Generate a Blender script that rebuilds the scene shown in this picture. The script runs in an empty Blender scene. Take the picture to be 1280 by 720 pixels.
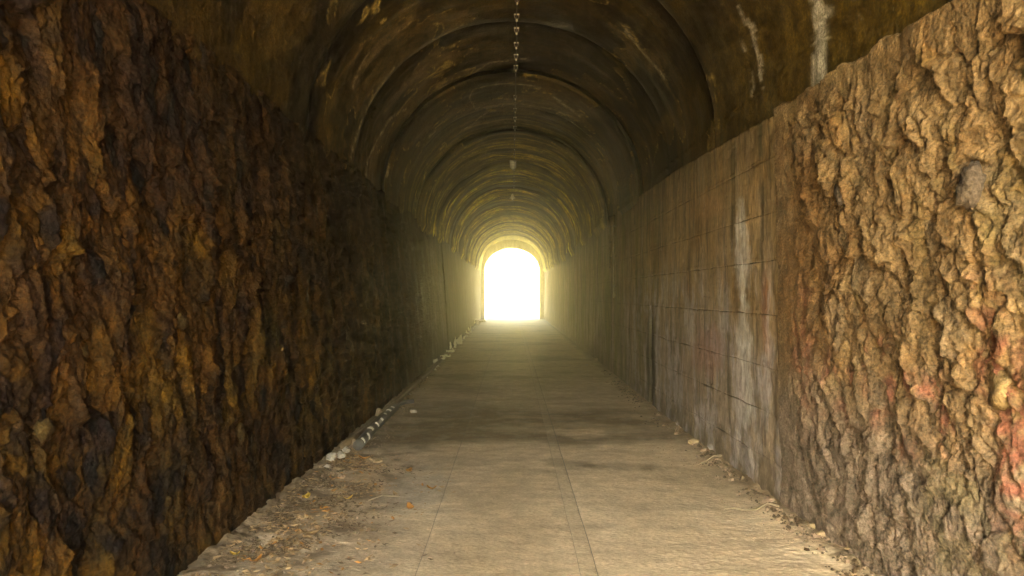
import bpy, bmesh, math, random
import numpy as np
from mathutils import Vector, Matrix

R = math.radians
random.seed(7)
rng = np.random.default_rng(11)
C = bpy.context.scene.collection
SC = bpy.context.scene

# ---------------------------------------------------------------- camera
Y_NEAR, Y_FAR = -3.4, 41.0             # the two mouths of the tunnel, camera at y = 0
cam_d = bpy.data.cameras.new('camera')
cam_d.sensor_width = 36.0
cam_d.lens = 24.0
cam_d.clip_start = 0.05
cam_d.clip_end = 3000
cam = bpy.data.objects.new('camera', cam_d)
C.objects.link(cam)
cam.location = (0, 0, 1.5)
cam.rotation_euler = (R(90.54), 0, 0)
SC.camera = cam

# ---------------------------------------------------------------- sky and sun
SUN_ELEV, SUN_AZ = 44.0, 207.0        # azimuth measured from +Y towards +X
world = bpy.data.worlds.new('World')
SC.world = world
world.use_nodes = True
wn = world.node_tree
wn.nodes.clear()
sky = wn.nodes.new('ShaderNodeTexSky')
sky.sky_type = 'NISHITA'
sky.sun_disc = False
sky.sun_elevation = R(SUN_ELEV)
sky.sun_rotation = R(SUN_AZ)
sky.dust_density = 3.0
sky.air_density = 1.0
bg = wn.nodes.new('ShaderNodeBackground')
bg.inputs['Strength'].default_value = 0.15
wo = wn.nodes.new('ShaderNodeOutputWorld')
wn.links.new(sky.outputs[0], bg.inputs[0])
wn.links.new(bg.outputs[0], wo.inputs[0])

sun_d = bpy.data.lights.new('sun', 'SUN')
sun_d.energy = 4.0
sun_d.angle = R(0.53)
sun_d.color = (1.0, 0.93, 0.80)
sun = bpy.data.objects.new('sun', sun_d)
C.objects.link(sun)
to_sun = Vector((math.sin(R(SUN_AZ)) * math.cos(R(SUN_ELEV)), math.cos(R(SUN_AZ)) * math.cos(R(SUN_ELEV)), math.sin(R(SUN_ELEV))))
sun.rotation_euler = to_sun.to_track_quat('Z', 'Y').to_euler()
sun.location = to_sun * 60

# ---------------------------------------------------------------- picture
SC.view_settings.view_transform = 'Standard'
SC.view_settings.look = 'None'
SC.view_settings.gamma = 1.0
SC.view_settings.use_curve_mapping = False
SC.view_settings.exposure = 5.2
SC.view_settings.use_white_balance = True
SC.view_settings.white_balance_temperature = 7600
SC.view_settings.white_balance_tint = 4
SC.render.engine = 'CYCLES'
cy = SC.cycles
cy.use_denoising = True
cy.max_bounces = 14
cy.diffuse_bounces = 8
cy.glossy_bounces = 4
cy.volume_bounces = 1
cy.caustics_reflective = False
cy.caustics_refractive = False
cy.sample_clamp_indirect = 6.0

# ================================================================= noise in numpy
def _h(ix, iy, seed):
    with np.errstate(over='ignore'):
        n = (ix.astype(np.int64) * 374761393 + iy.astype(np.int64) * 668265263 + seed * 1442695041) & 0xffffffff
        n = ((n ^ (n >> 13)) * 1274126177) & 0xffffffff
        n = ((n ^ (n >> 16)) * 2246822519) & 0xffffffff
        n = n ^ (n >> 15)
    return n.astype(np.float64) / 4294967296.0

def perlin(x, y, seed=0):
    ix, iy = np.floor(x), np.floor(y)
    fx, fy = x - ix, y - iy
    ux, uy = fx * fx * fx * (fx * (fx * 6 - 15) + 10), fy * fy * fy * (fy * (fy * 6 - 15) + 10)
    def g(dx, dy):
        a = _h(ix + dx, iy + dy, seed) * 2 * np.pi
        return np.cos(a) * (fx - dx) + np.sin(a) * (fy - dy)
    a = g(0, 0) * (1 - ux) + g(1, 0) * ux
    b = g(0, 1) * (1 - ux) + g(1, 1) * ux
    return (a * (1 - uy) + b * uy) * 1.5

def fbm(x, y, oct=4, seed=0, gain=0.5):
    s, a, t = 0, 1.0, 0
    for k in range(oct):
        s = s + a * perlin(x * 2 ** k + 17.3 * k, y * 2 ** k - 9.1 * k, seed + k)
        t += a
        a *= gain
    return s / t

def ridge(x, y, oct=4, seed=0):
    s, a, t = 0, 1.0, 0
    for k in range(oct):
        s = s + a * (1 - 2.2 * np.abs(perlin(x * 2 ** k + 5.3 * k, y * 2 ** k + 3.7 * k, seed + k)))
        t += a
        a *= 0.5
    return s / t

def lumps(x, y, seed, tilt=0.5, curve=0.9, hvar=0.5, tx=0.0):
    """upper envelope of tilted overlapping lumps: sharp crevices, faceted tops; also the id hash of the winning lump"""
    ix, iy = np.floor(x), np.floor(y)
    best = np.full(x.shape, -9.0)
    idh = np.zeros(x.shape)
    second = np.full(x.shape, -9.0)
    for dx in (-1, 0, 1):
        for dy in (-1, 0, 1):
            cx, cy_ = ix + dx, iy + dy
            px = cx + 0.1 + 0.8 * _h(cx, cy_, seed)
            py = cy_ + 0.1 + 0.8 * _h(cx, cy_, seed + 1)
            hh = _h(cx, cy_, seed + 2)
            a = _h(cx, cy_, seed + 3) * 2 - 1
            b = _h(cx, cy_, seed + 4) * 2 - 1
            ex, ey = x - px, y - py
            d2 = ex * ex + ey * ey
            v = hvar * (hh - 0.5) + tilt * ((a + tx) * ex + b * ey) - curve * d2
            m = v > best
            second = np.where(m, best, np.maximum(second, v))
            best = np.where(m, v, best)
            idh = np.where(m, _h(cx, cy_, seed + 5), idh)
    return best, idh, best - second

def facets(x, y, seed, tilt=1.0, tx=0.0, ty=0.0, soft=0.16):
    """broken shards: every cell is a tilted flat face that steps sheer to its neighbours"""
    ix, iy = np.floor(x), np.floor(y)
    d1 = np.full(x.shape, 9.0); d2 = d1.copy(); v1 = np.zeros(x.shape); v2 = v1.copy(); idh = v1.copy()
    for dx in (-1, 0, 1):
        for dy in (-1, 0, 1):
            cx, cy_ = ix + dx, iy + dy
            ex = x - (cx + 0.05 + 0.9 * _h(cx, cy_, seed)); ey = y - (cy_ + 0.05 + 0.9 * _h(cx, cy_, seed + 1))
            d = np.sqrt(ex * ex + ey * ey)
            v = _h(cx, cy_, seed + 2) - 0.5 + tilt * ((_h(cx, cy_, seed + 3) * 2 - 1 + tx) * ex + (_h(cx, cy_, seed + 4) * 2 - 1 + ty) * ey)
            a = d < d1; b = (~a) & (d < d2)
            d2 = np.where(a, d1, np.where(b, d, d2)); v2 = np.where(a, v1, np.where(b, v, v2))
            d1 = np.where(a, d, d1); v1 = np.where(a, v, v1); idh = np.where(a, _h(cx, cy_, seed + 5), idh)
    g = d2 - d1
    w = 0.5 + 0.5 * np.clip(g / soft, 0, 1)
    return v1 * w + v2 * (1 - w), idh, g

def smooth(a, b, x):
    t = np.clip((x - a) / (b - a), 0, 1)
    return t * t * (3 - 2 * t)

def lerp(a, b, t):
    return a + (b - a) * t

def mixc(c, d, t):
    d = np.asarray(d, float)
    t = np.clip(t, 0, 1)[..., None]
    return c * (1 - t) + d * t

def blob(u, v, cu, cv, ru, rv, seed=0, edge=0.35, rough=1.0):
    """soft irregular patch centred on (cu, cv)"""
    n = fbm(u * 3.1 + seed, v * 3.1, 4, 60 + seed) * rough
    d = np.sqrt(((u - cu) / ru) ** 2 + ((v - cv) / rv) ** 2) + n
    return 1 - smooth(1 - edge, 1 + edge, d)

# ================================================================= object helpers
def tag(o, label=None, cat=None, group=None, kind=None):
    if label: o['label'] = label
    if cat: o['category'] = cat
    if group: o['group'] = group
    if kind: o['kind'] = kind
    return o

def empty(name, loc=(0, 0, 0), **kw):
    o = bpy.data.objects.new(name, None)
    o.empty_display_size = 0.2
    C.objects.link(o)
    o.location = loc
    return tag(o, **kw)

def link(name, me, mat, parent=None, loc=None):
    o = bpy.data.objects.new(name, me)
    C.objects.link(o)
    if mat is not None and len(me.materials) == 0:
        me.materials.append(mat)
    if parent is not None: o.parent = parent
    if loc is not None: o.location = loc
    return o

def grid_mesh(name, P, col=None, wet=None, flip=False, smooth_shade=True, close_u=False):
    """P: (n, m, 3) numpy grid -> mesh with vertex attributes"""
    n, m = P.shape[:2]
    me = bpy.data.meshes.new(name)
    idx = np.arange(n * m).reshape(n, m)
    if close_u:
        idx = np.concatenate([idx, idx[:1]], 0)
    a, b, c, d = idx[:-1, :-1], idx[1:, :-1], idx[1:, 1:], idx[:-1, 1:]
    q = np.stack([a, b, c, d], -1) if not flip else np.stack([a, d, c, b], -1)
    q = q.reshape(-1, 4).astype(np.int32)
    me.vertices.add(n * m)
    me.vertices.foreach_set('co', P.reshape(-1).astype(np.float32))
    me.loops.add(q.size)
    me.loops.foreach_set('vertex_index', q.reshape(-1))
    me.polygons.add(len(q))
    me.polygons.foreach_set('loop_start', np.arange(0, q.size, 4, dtype=np.int32))
    me.polygons.foreach_set('use_smooth', np.full(len(q), smooth_shade))
    me.update(calc_edges=True)
    if col is not None:
        at = me.color_attributes.new('Col', 'FLOAT_COLOR', 'POINT')
        rgba = np.ones((n * m, 4), np.float32)
        rgba[:, :3] = np.clip(col.reshape(-1, 3), 0.004, 0.85)
        at.data.foreach_set('color', rgba.reshape(-1))
    if wet is not None:
        at = me.attributes.new('wet', 'FLOAT', 'POINT')
        at.data.foreach_set('value', np.clip(wet, 0, 1).reshape(-1).astype(np.float32))
    return me

def persp(y0, y1, k, dmin, dmax):
    """positions from y0 to y1, spacing about y^2 / k"""
    out = [y0]
    while out[-1] < y1:
        y = out[-1]
        out.append(y + (dmax if y < 1.6 else min(max(y * y / k, dmin), dmax)))
    out[-1] = y1
    return np.array(out)

# ================================================================= materials
def new_mat(name):
    m = bpy.data.materials.new(name)
    m.use_nodes = True
    nt = m.node_tree
    nt.nodes.clear()
    out = nt.nodes.new('ShaderNodeOutputMaterial')
    b = nt.nodes.new('ShaderNodeBsdfPrincipled')
    nt.links.new(b.outputs[0], out.inputs[0])
    return m, nt, b

def nd(nt, t, **kw):
    n = nt.nodes.new(t)
    for k, v in kw.items():
        if k in n.inputs: n.inputs[k].default_value = v
        else: setattr(n, k, v)
    return n

def surf_mat(name, scale=1.0, grain=0.35, bump=0.5, bump_d=0.01, rough=0.85, wet_rough=0.35, stretch=(1, 1, 1), spec=0.35, tint=None):
    """weathered mineral surface: colour from the mesh's own colour attribute, broken up with procedural grain and relief"""
    m, nt, b = new_mat(name)
    L = nt.links.new
    tc = nd(nt, 'ShaderNodeTexCoord')
    mp = nd(nt, 'ShaderNodeMapping')
    mp.inputs['Scale'].default_value = tuple(scale * s for s in stretch)
    L(tc.outputs['Object'], mp.inputs[0])
    at = nd(nt, 'ShaderNodeAttribute', attribute_name='Col')
    n1 = nd(nt, 'ShaderNodeTexNoise', Scale=9.0, Detail=9.0, Roughness=0.65)
    n2 = nd(nt, 'ShaderNodeTexNoise', Scale=55.0, Detail=6.0, Roughness=0.7)
    vo = nd(nt, 'ShaderNodeTexVoronoi', Scale=34.0, feature='F1')
    for n in (n1, n2, vo): L(mp.outputs[0], n.inputs['Vector'])
    r1 = nd(nt, 'ShaderNodeMapRange'); r1.inputs[1].default_value = 0.25; r1.inputs[2].default_value = 0.75
    r1.inputs[3].default_value = 1 - grain; r1.inputs[4].default_value = 1 + grain
    L(n1.outputs[0], r1.inputs[0])
    r2 = nd(nt, 'ShaderNodeMapRange'); r2.inputs[1].default_value = 0.35; r2.inputs[2].default_value = 0.65
    r2.inputs[3].default_value = 1 - grain * 0.9; r2.inputs[4].default_value = 1 + grain * 0.9
    L(n2.outputs[0], r2.inputs[0])
    mu = nd(nt, 'ShaderNodeMath', operation='MULTIPLY')
    L(r1.outputs[0], mu.inputs[0]); L(r2.outputs[0], mu.inputs[1])
    vm = nd(nt, 'ShaderNodeVectorMath', operation='SCALE')
    if tint is None:
        L(at.outputs['Color'], vm.inputs[0])
    else:
        vm.inputs[0].default_value = tint
    L(mu.outputs[0], vm.inputs['Scale'])
    L(vm.outputs[0], b.inputs['Base Color'])
    wt = nd(nt, 'ShaderNodeAttribute', attribute_name='wet')
    rr = nd(nt, 'ShaderNodeMapRange')
    rr.inputs[3].default_value = rough; rr.inputs[4].default_value = wet_rough
    L(wt.outputs['Fac'], rr.inputs[0])
    rn = nd(nt, 'ShaderNodeMath', operation='MULTIPLY_ADD')
    L(n2.outputs[0], rn.inputs[0]); rn.inputs[1].default_value = 0.25
    sb = nd(nt, 'ShaderNodeMath', operation='SUBTRACT'); L(rr.outputs[0], sb.inputs[0]); sb.inputs[1].default_value = 0.12
    L(sb.outputs[0], rn.inputs[2])
    L(rn.outputs[0], b.inputs['Roughness'])
    b.inputs['Specular IOR Level'].default_value = spec
    ad = nd(nt, 'ShaderNodeMath', operation='MULTIPLY_ADD')
    L(n2.outputs[0], ad.inputs[0]); ad.inputs[1].default_value = 0.5
    a2 = nd(nt, 'ShaderNodeMath', operation='MULTIPLY_ADD')
    L(vo.outputs['Distance'], a2.inputs[0]); a2.inputs[1].default_value = 0.35; L(n1.outputs[0], a2.inputs[2])
    L(a2.outputs[0], ad.inputs[2])
    bp = nd(nt, 'ShaderNodeBump', Strength=bump, Distance=bump_d)
    L(ad.outputs[0], bp.inputs['Height'])
    L(bp.outputs[0], b.inputs['Normal'])
    return m

M_ROCK = surf_mat('hewn_rock', 1.3, 0.60, 1.0, 0.015, 0.88, 0.42, spec=0.3)
M_ROCKL = surf_mat('wet_hewn_rock', 1.3, 0.66, 1.0, 0.015, 0.75, 0.45, spec=0.13)
M_CONC = surf_mat('streaked_concrete', 1.0, 0.42, 0.8, 0.012, 0.85, 0.4, stretch=(1, 1, 0.22))
M_VAULT = surf_mat('sooty_vault_concrete', 1.0, 0.62, 1.0, 0.012, 0.8, 0.5, spec=0.14)
M_FLOOR = surf_mat('dusty_concrete_floor', 1.0, 0.28, 0.9, 0.010, 0.88, 0.42, stretch=(0.8, 1.3, 1), spec=0.4)
M_GROUND = surf_mat('sandy_ground', 0.3, 0.25, 0.4, 0.05, 0.95, 0.9, tint=(0.42, 0.33, 0.20))
M_BANK = surf_mat('added_glow_bank_tint', 0.3, 0.3, 0.4, 0.05, 0.95, 0.9, tint=(0.30, 0.265, 0.12))  # for the added bank, tinted to throw warm light into the tunnel
M_HILL = surf_mat('scrubby_hill', 0.2, 0.4, 0.4, 0.1, 0.95, 0.9, tint=(0.16, 0.15, 0.06))

def plain(name, col, rough=0.8, grain=0.25, scale=40, bump=0.3, metal=0.0, trans=0.0):
    m, nt, b = new_mat(name)
    L = nt.links.new
    tc = nd(nt, 'ShaderNodeTexCoord')
    n1 = nd(nt, 'ShaderNodeTexNoise', Scale=float(scale), Detail=6.0, Roughness=0.65)
    L(tc.outputs['Object'], n1.inputs['Vector'])
    r1 = nd(nt, 'ShaderNodeMapRange'); r1.inputs[1].default_value = 0.25; r1.inputs[2].default_value = 0.75
    r1.inputs[3].default_value = 1 - grain; r1.inputs[4].default_value = 1 + grain
    L(n1.outputs[0], r1.inputs[0])
    vm = nd(nt, 'ShaderNodeVectorMath', operation='SCALE')
    vm.inputs[0].default_value = col
    L(r1.outputs[0], vm.inputs['Scale'])
    L(vm.outputs[0], b.inputs['Base Color'])
    b.inputs['Roughness'].default_value = rough
    b.inputs['Metallic'].default_value = metal
    b.inputs['Transmission Weight'].default_value = trans
    bp = nd(nt, 'ShaderNodeBump', Strength=bump, Distance=0.004)
    L(n1.outputs[0], bp.inputs['Height'])
    L(bp.outputs[0], b.inputs['Normal'])
    return m

# ================================================================= tunnel shape
CROWN, HALF, CEN = 4.81, 1.90, 3.00
def z_right(y): return np.interp(y, [-7, 2.8, 5.0, 7.8, 12.8, 30, 41], [2.70, 2.73, 2.80, 2.93, 2.985, 2.985, 2.985])
def z_left(y): return np.interp(y, [-7, 12, 30, 41], [2.985, 2.985, 2.985, 2.985])
def x_left(y, z):      # mean face of the left wall, battered outwards to the top
    base = np.interp(y, [-7, 3, 9, 14, 22, 33, 41], [1.76, 1.74, 1.66, 1.66, 1.70, 1.80, 1.88])
    return -(base + (1.88 - base) * np.clip(z / 3.05, 0, 1) ** 1.2)
def x_right(y, z):
    base = np.interp(y, [-7, 3.5, 8, 13, 30, 41], [1.98, 1.96, 1.88, 1.90, 1.92, 1.90])
    return base + (1.90 - base) * np.clip(z / 3.0, 0, 1)

def rock_relief(u, v, seed, side):
    """relief of the hewn face in metres at tunnel position u and height v"""
    wu = u + 0.10 * fbm(u * 3.3, v * 2.4, 3, seed + 1) + 0.03 * fbm(u * 12, v * 9, 2, seed + 2)
    wv = v + 0.12 * fbm(u * 3.0 + 9, v * 2.2, 3, seed + 3) + 0.03 * fbm(u * 11, v * 10, 2, seed + 4)
    lean = wu + 0.15 * wv * side
    wob = fbm(u * 19, v * 13, 3, seed + 6)
    lean = lean + 0.012 * wob
    big = fbm(u * 0.9, v * 0.8, 3, seed + 5)
    sv = 1.1 if side < 0 else 1.75
    l1, id1, g1 = facets(lean / 0.36, wv / (0.50 * sv), seed + 10, 1.0, 0.5, -0.2, 0.30)
    l2, id2, g2 = facets((lean + 0.03 * fbm(u * 9, v * 5, 3, seed + 7)) / 0.130, wv / (0.19 * sv), seed + 30, 1.2, 0.6, -0.3, 0.20)
    l3, id3, g3 = facets((lean + 0.012 * fbm(u * 25, v * 14, 2, seed + 8)) / 0.050, wv / (0.080 * sv), seed + 50, 1.2, 0.5, -0.3, 0.20)
    l4, _, g4 = facets(wu / 0.021, wv / 0.040, seed + 90, 1.2, 0.3, 0, 0.3)
    rg = ridge(lean * 8 + 0.4 * l2, wv * 3.6, 5, seed + 70)
    fine = fbm(u * 40, v * 30, 3, seed + 80, 0.6)
    gate = smooth(-0.25, 0.2, fbm(u * 2.5, v * 2.5, 3, seed + 95))
    h = 0.030 * big + 0.022 * l1 + 0.027 * l2 + (0.013 + 0.012 * big) * l3 + 0.0045 * l4 + 0.006 * rg + 0.006 * fine
    h = h - 0.012 * np.exp(-(g2 / 0.09) ** 2) * gate - 0.004 * np.exp(-(g3 / 0.12) ** 2)
    return h, id1, id2, id3, big

# ------------------------------------------------------------------ right rock face
ROCK_R_END = 4.80
SURF = {}
def build_right_rock():
    ys = np.concatenate([persp(Y_NEAR, 1.75, 1500, 0.05, 0.06)[:-1], persp(1.75, ROCK_R_END + 0.05, 1300, 0.0052, 0.02)])
    t = np.linspace(0, 1, 560)
    V = t[:, None] * (z_right(ys)[None, :] + 0.10 * fbm(ys * 1.9, ys * 0, 5, 5, 0.65)[None, :] + 0.02) - 0.03 * (1 - t[:, None])
    U = np.broadcast_to(ys[None, :], V.shape)
    h, i1, i2, i3, big = rock_relief(U, V, 100, -1.0)
    top = z_right(ys)[None, :]
    # the rock dies into smooth render at the joint with the concrete, and flattens a little at its foot
    fade = 1 - smooth(ROCK_R_END - 0.55, ROCK_R_END - 0.02, U + 0.15 * fbm(U * 2, V * 2.0, 3, 9))
    foot = smooth(-0.05, 0.35, V)
    h = 0.88 * h * (0.22 + 0.78 * fade) * (0.55 + 0.45 * foot) * (0.3 + 0.7 * smooth(0.02, 0.22, top - V))
    X = x_right(U, V) - h - 0.035 * smooth(0.0, 0.6, V) - 0.05 * (1 - smooth(0, 0.5, V)) * (0.5 + i2) * 0.6
    Yd = U + 0.03 * fbm(U * 9, V * 7, 3, 140) * fade + 0.55 * h * fade
    Zd = V - 0.25 * h * smooth(0.05, 0.3, V) * smooth(0.03, 0.2, top - V)
    P = np.stack([X, Yd, Zd], -1)
    # ledge on top: rows running back to the vault
    last = P[-1]
    rows = []
    for k, (dx, dz) in enumerate(((0.02, 0.012), (0.06, 0.02), (0.12, 0.022), (0.3, 0.02))):
        r = last.copy(); r[:, 0] = np.maximum(r[:, 0] + dx, last[:, 0]); r[:, 2] += dz + 0.006 * fbm(ys * 12, ys * 0 + k, 3, 44)
        rows.append(r)
    P = np.concatenate([P, np.stack(rows)], 0)
    # colour
    c = np.zeros(V.shape + (3,)); c[:] = (0.41, 0.275, 0.145)
    tone = (i2 - 0.5) * 0.22 + (i1 - 0.5) * 0.16 + (i3 - 0.5) * 0.20 + 0.35 * fbm(U * 4.2, V * 4, 5, 210, 0.65)
    c = mixc(c, (0.50, 0.345, 0.19), smooth(0.0, 0.35, fbm(U * 1.6, V * 1.6, 4, 200)))
    c = mixc(c, (0.36, 0.17, 0.045), smooth(0.02, 0.4, fbm(U * 5.1, V * 3.1, 5, 220, 0.65)) * 0.4)
    c = mixc(c, (0.30, 0.235, 0.05), smooth(0.1, 0.4, fbm(U * 4.3 + 7, V * 2.3, 5, 230, 0.65)) * 0.25)
    c = mixc(c, (0.28, 0.22, 0.16), (i2 > 0.9) * 0.45)
    c = mixc(c, (0.32, 0.15, 0.04), blob(U, V, 4.35, 1.75, 0.45, 0.7, 3) * 0.5)     # orange zone beside the joint
    c = mixc(c, (0.33, 0.26, 0.215), (1 - smooth(0.5, 1.25, V + 0.25 * fbm(U * 1.7, V * 1.7, 3, 240))) * 0.9)  # greyish foot
    red = blob(U, V, 3.55, 1.02, 0.7, 0.22, 6, 0.5, 1.1) * smooth(-0.1, 0.25, fbm(U * 7, V * 5, 3, 250))
    red2 = blob(U, V, 2.62, 0.95, 0.16, 0.5, 8, 0.5, 1.0)
    red3 = blob(U, V, 4.45, 1.1, 0.16, 0.4, 12, 0.5, 1.0) * 0.6
    c = mixc(c, (0.42, 0.12, 0.09), np.maximum(np.maximum(red, red2), red3) * 0.72 * smooth(-0.3, 0.2, fbm(U * 14, V * 9, 3, 255)))
    c = mixc(c, (0.17, 0.16, 0.045), blob(U, V, 2.95, 0.55, 0.35, 0.3, 9) * 0.4 * smooth(-0.2, 0.2, fbm(U * 9, V * 7, 3, 256)))
    c = mixc(c, (0.17, 0.17, 0.035), blob(U, V, 2.62, 1.75, 0.12, 0.35, 19) * 0.2)
    c = c * (1 + tone)[..., None] * np.array([0.50, 0.485, 0.455])
    c = np.concatenate([c, np.repeat(c[-1:] * 1.15, 4, 0)], 0)
    w = smooth(0.15, 0.5, fbm(U * 3, V * 1.2, 3, 260)) * 0.5
    w = np.concatenate([w, np.repeat(w[-1:], 4, 0)], 0)
    SURF['r'] = (P.copy(), ys)
    root = empty('rock_wall', (1.95, 0, 0), label='pale ochre hewn rock wall with red and grey stains, before the concrete', cat='rock wall', kind='thing')
    P[..., 0] -= 1.95
    o = link('rock_face', grid_mesh('rock_face', P, c, w, flip=True), M_ROCK, root)
    return root

def build_left_rock():
    ys = np.concatenate([persp(Y_NEAR, 1.75, 1500, 0.05, 0.06)[:-1], persp(1.75, 18.1, 1300, 0.0058, 0.13)])
    t = np.linspace(0, 1, 520)
    V = t[:, None] * (z_left(ys)[None, :] + 0.03 + 0.14 * fbm(ys * 1.3, ys * 0, 5, 6, 0.65)[None, :]) - 0.03 * (1 - t[:, None])
    U = np.broadcast_to(ys[None, :], V.shape)
    h, i1, i2, i3, big = rock_relief(U, V, 500, 0.5)
    fade = 1 - 0.9 * smooth(8.5, 17.5, U + 1.5 * fbm(U * 0.5, V * 0.6, 3, 505))
    h = h * (0.2 + 0.8 * fade) * 1.1
    X = x_left(U, V) + h * (0.6 + 0.4 * smooth(0.0, 0.5, V)) - 0.02
    Yd = U + 0.5 * h
    P = np.stack([X, Yd, V - 0.2 * h * smooth(0.05, 0.3, V)], -1)
    last = P[-1]
    rows = []
    for k, (dx, dz) in enumerate(((0.02, 0.01), (0.06, 0.015), (0.12, 0.018), (0.3, 0.015))):
        r = last.copy(); r[:, 0] -= dx; r[:, 2] += dz
        rows.append(r)
    P = np.concatenate([P, np.stack(rows)], 0)
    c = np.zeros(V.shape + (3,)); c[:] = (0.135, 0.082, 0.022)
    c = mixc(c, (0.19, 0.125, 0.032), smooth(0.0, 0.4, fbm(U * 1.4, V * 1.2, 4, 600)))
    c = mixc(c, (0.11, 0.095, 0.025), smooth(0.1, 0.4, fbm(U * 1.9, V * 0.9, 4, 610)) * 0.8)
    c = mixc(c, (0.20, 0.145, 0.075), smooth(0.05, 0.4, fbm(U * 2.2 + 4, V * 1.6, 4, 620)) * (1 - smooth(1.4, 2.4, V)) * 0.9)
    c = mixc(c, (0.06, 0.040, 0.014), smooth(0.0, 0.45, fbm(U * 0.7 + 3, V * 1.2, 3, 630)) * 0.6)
    c = mixc(c, (0.05, 0.032, 0.012), smooth(1.5, 2.9, V + 0.3 * fbm(U, V, 3, 635)) * 0.65)         # top darkened in the colour, as it sinks into shadow
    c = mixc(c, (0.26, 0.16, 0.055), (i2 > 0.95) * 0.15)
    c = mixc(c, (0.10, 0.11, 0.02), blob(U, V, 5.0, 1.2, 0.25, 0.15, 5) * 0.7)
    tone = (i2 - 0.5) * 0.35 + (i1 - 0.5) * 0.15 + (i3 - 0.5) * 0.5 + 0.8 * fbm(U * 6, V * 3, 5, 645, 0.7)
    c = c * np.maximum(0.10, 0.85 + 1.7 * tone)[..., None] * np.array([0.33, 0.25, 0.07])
    c = np.concatenate([c, np.repeat(c[-1:], 4, 0)], 0)
    cl = concrete_colour(U, V, 2, 1 + 0 * U)
    kk = smooth(9.5, 17.5, U + 1.2 * fbm(U * 0.8, V * 0.5, 3, 646))[..., None]
    c[:-4] = c[:-4] * (1 - kk) + cl * kk
    w = smooth(-0.2, 0.35, fbm(U * 2.4, V * 1.0, 3, 640)) * (0.4 + 0.6 * (i3 > 0.5))
    w = np.concatenate([w, np.repeat(w[-1:], 4, 0)], 0)
    SURF['l'] = (P.copy(), ys)
    root = empty('rock_wall', (-1.8, 0, 0), label='dark brown damp hewn rock wall rising behind the leaf litter', cat='rock wall', kind='thing')
    P[..., 0] += 1.8
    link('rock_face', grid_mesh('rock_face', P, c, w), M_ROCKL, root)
    return root

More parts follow.
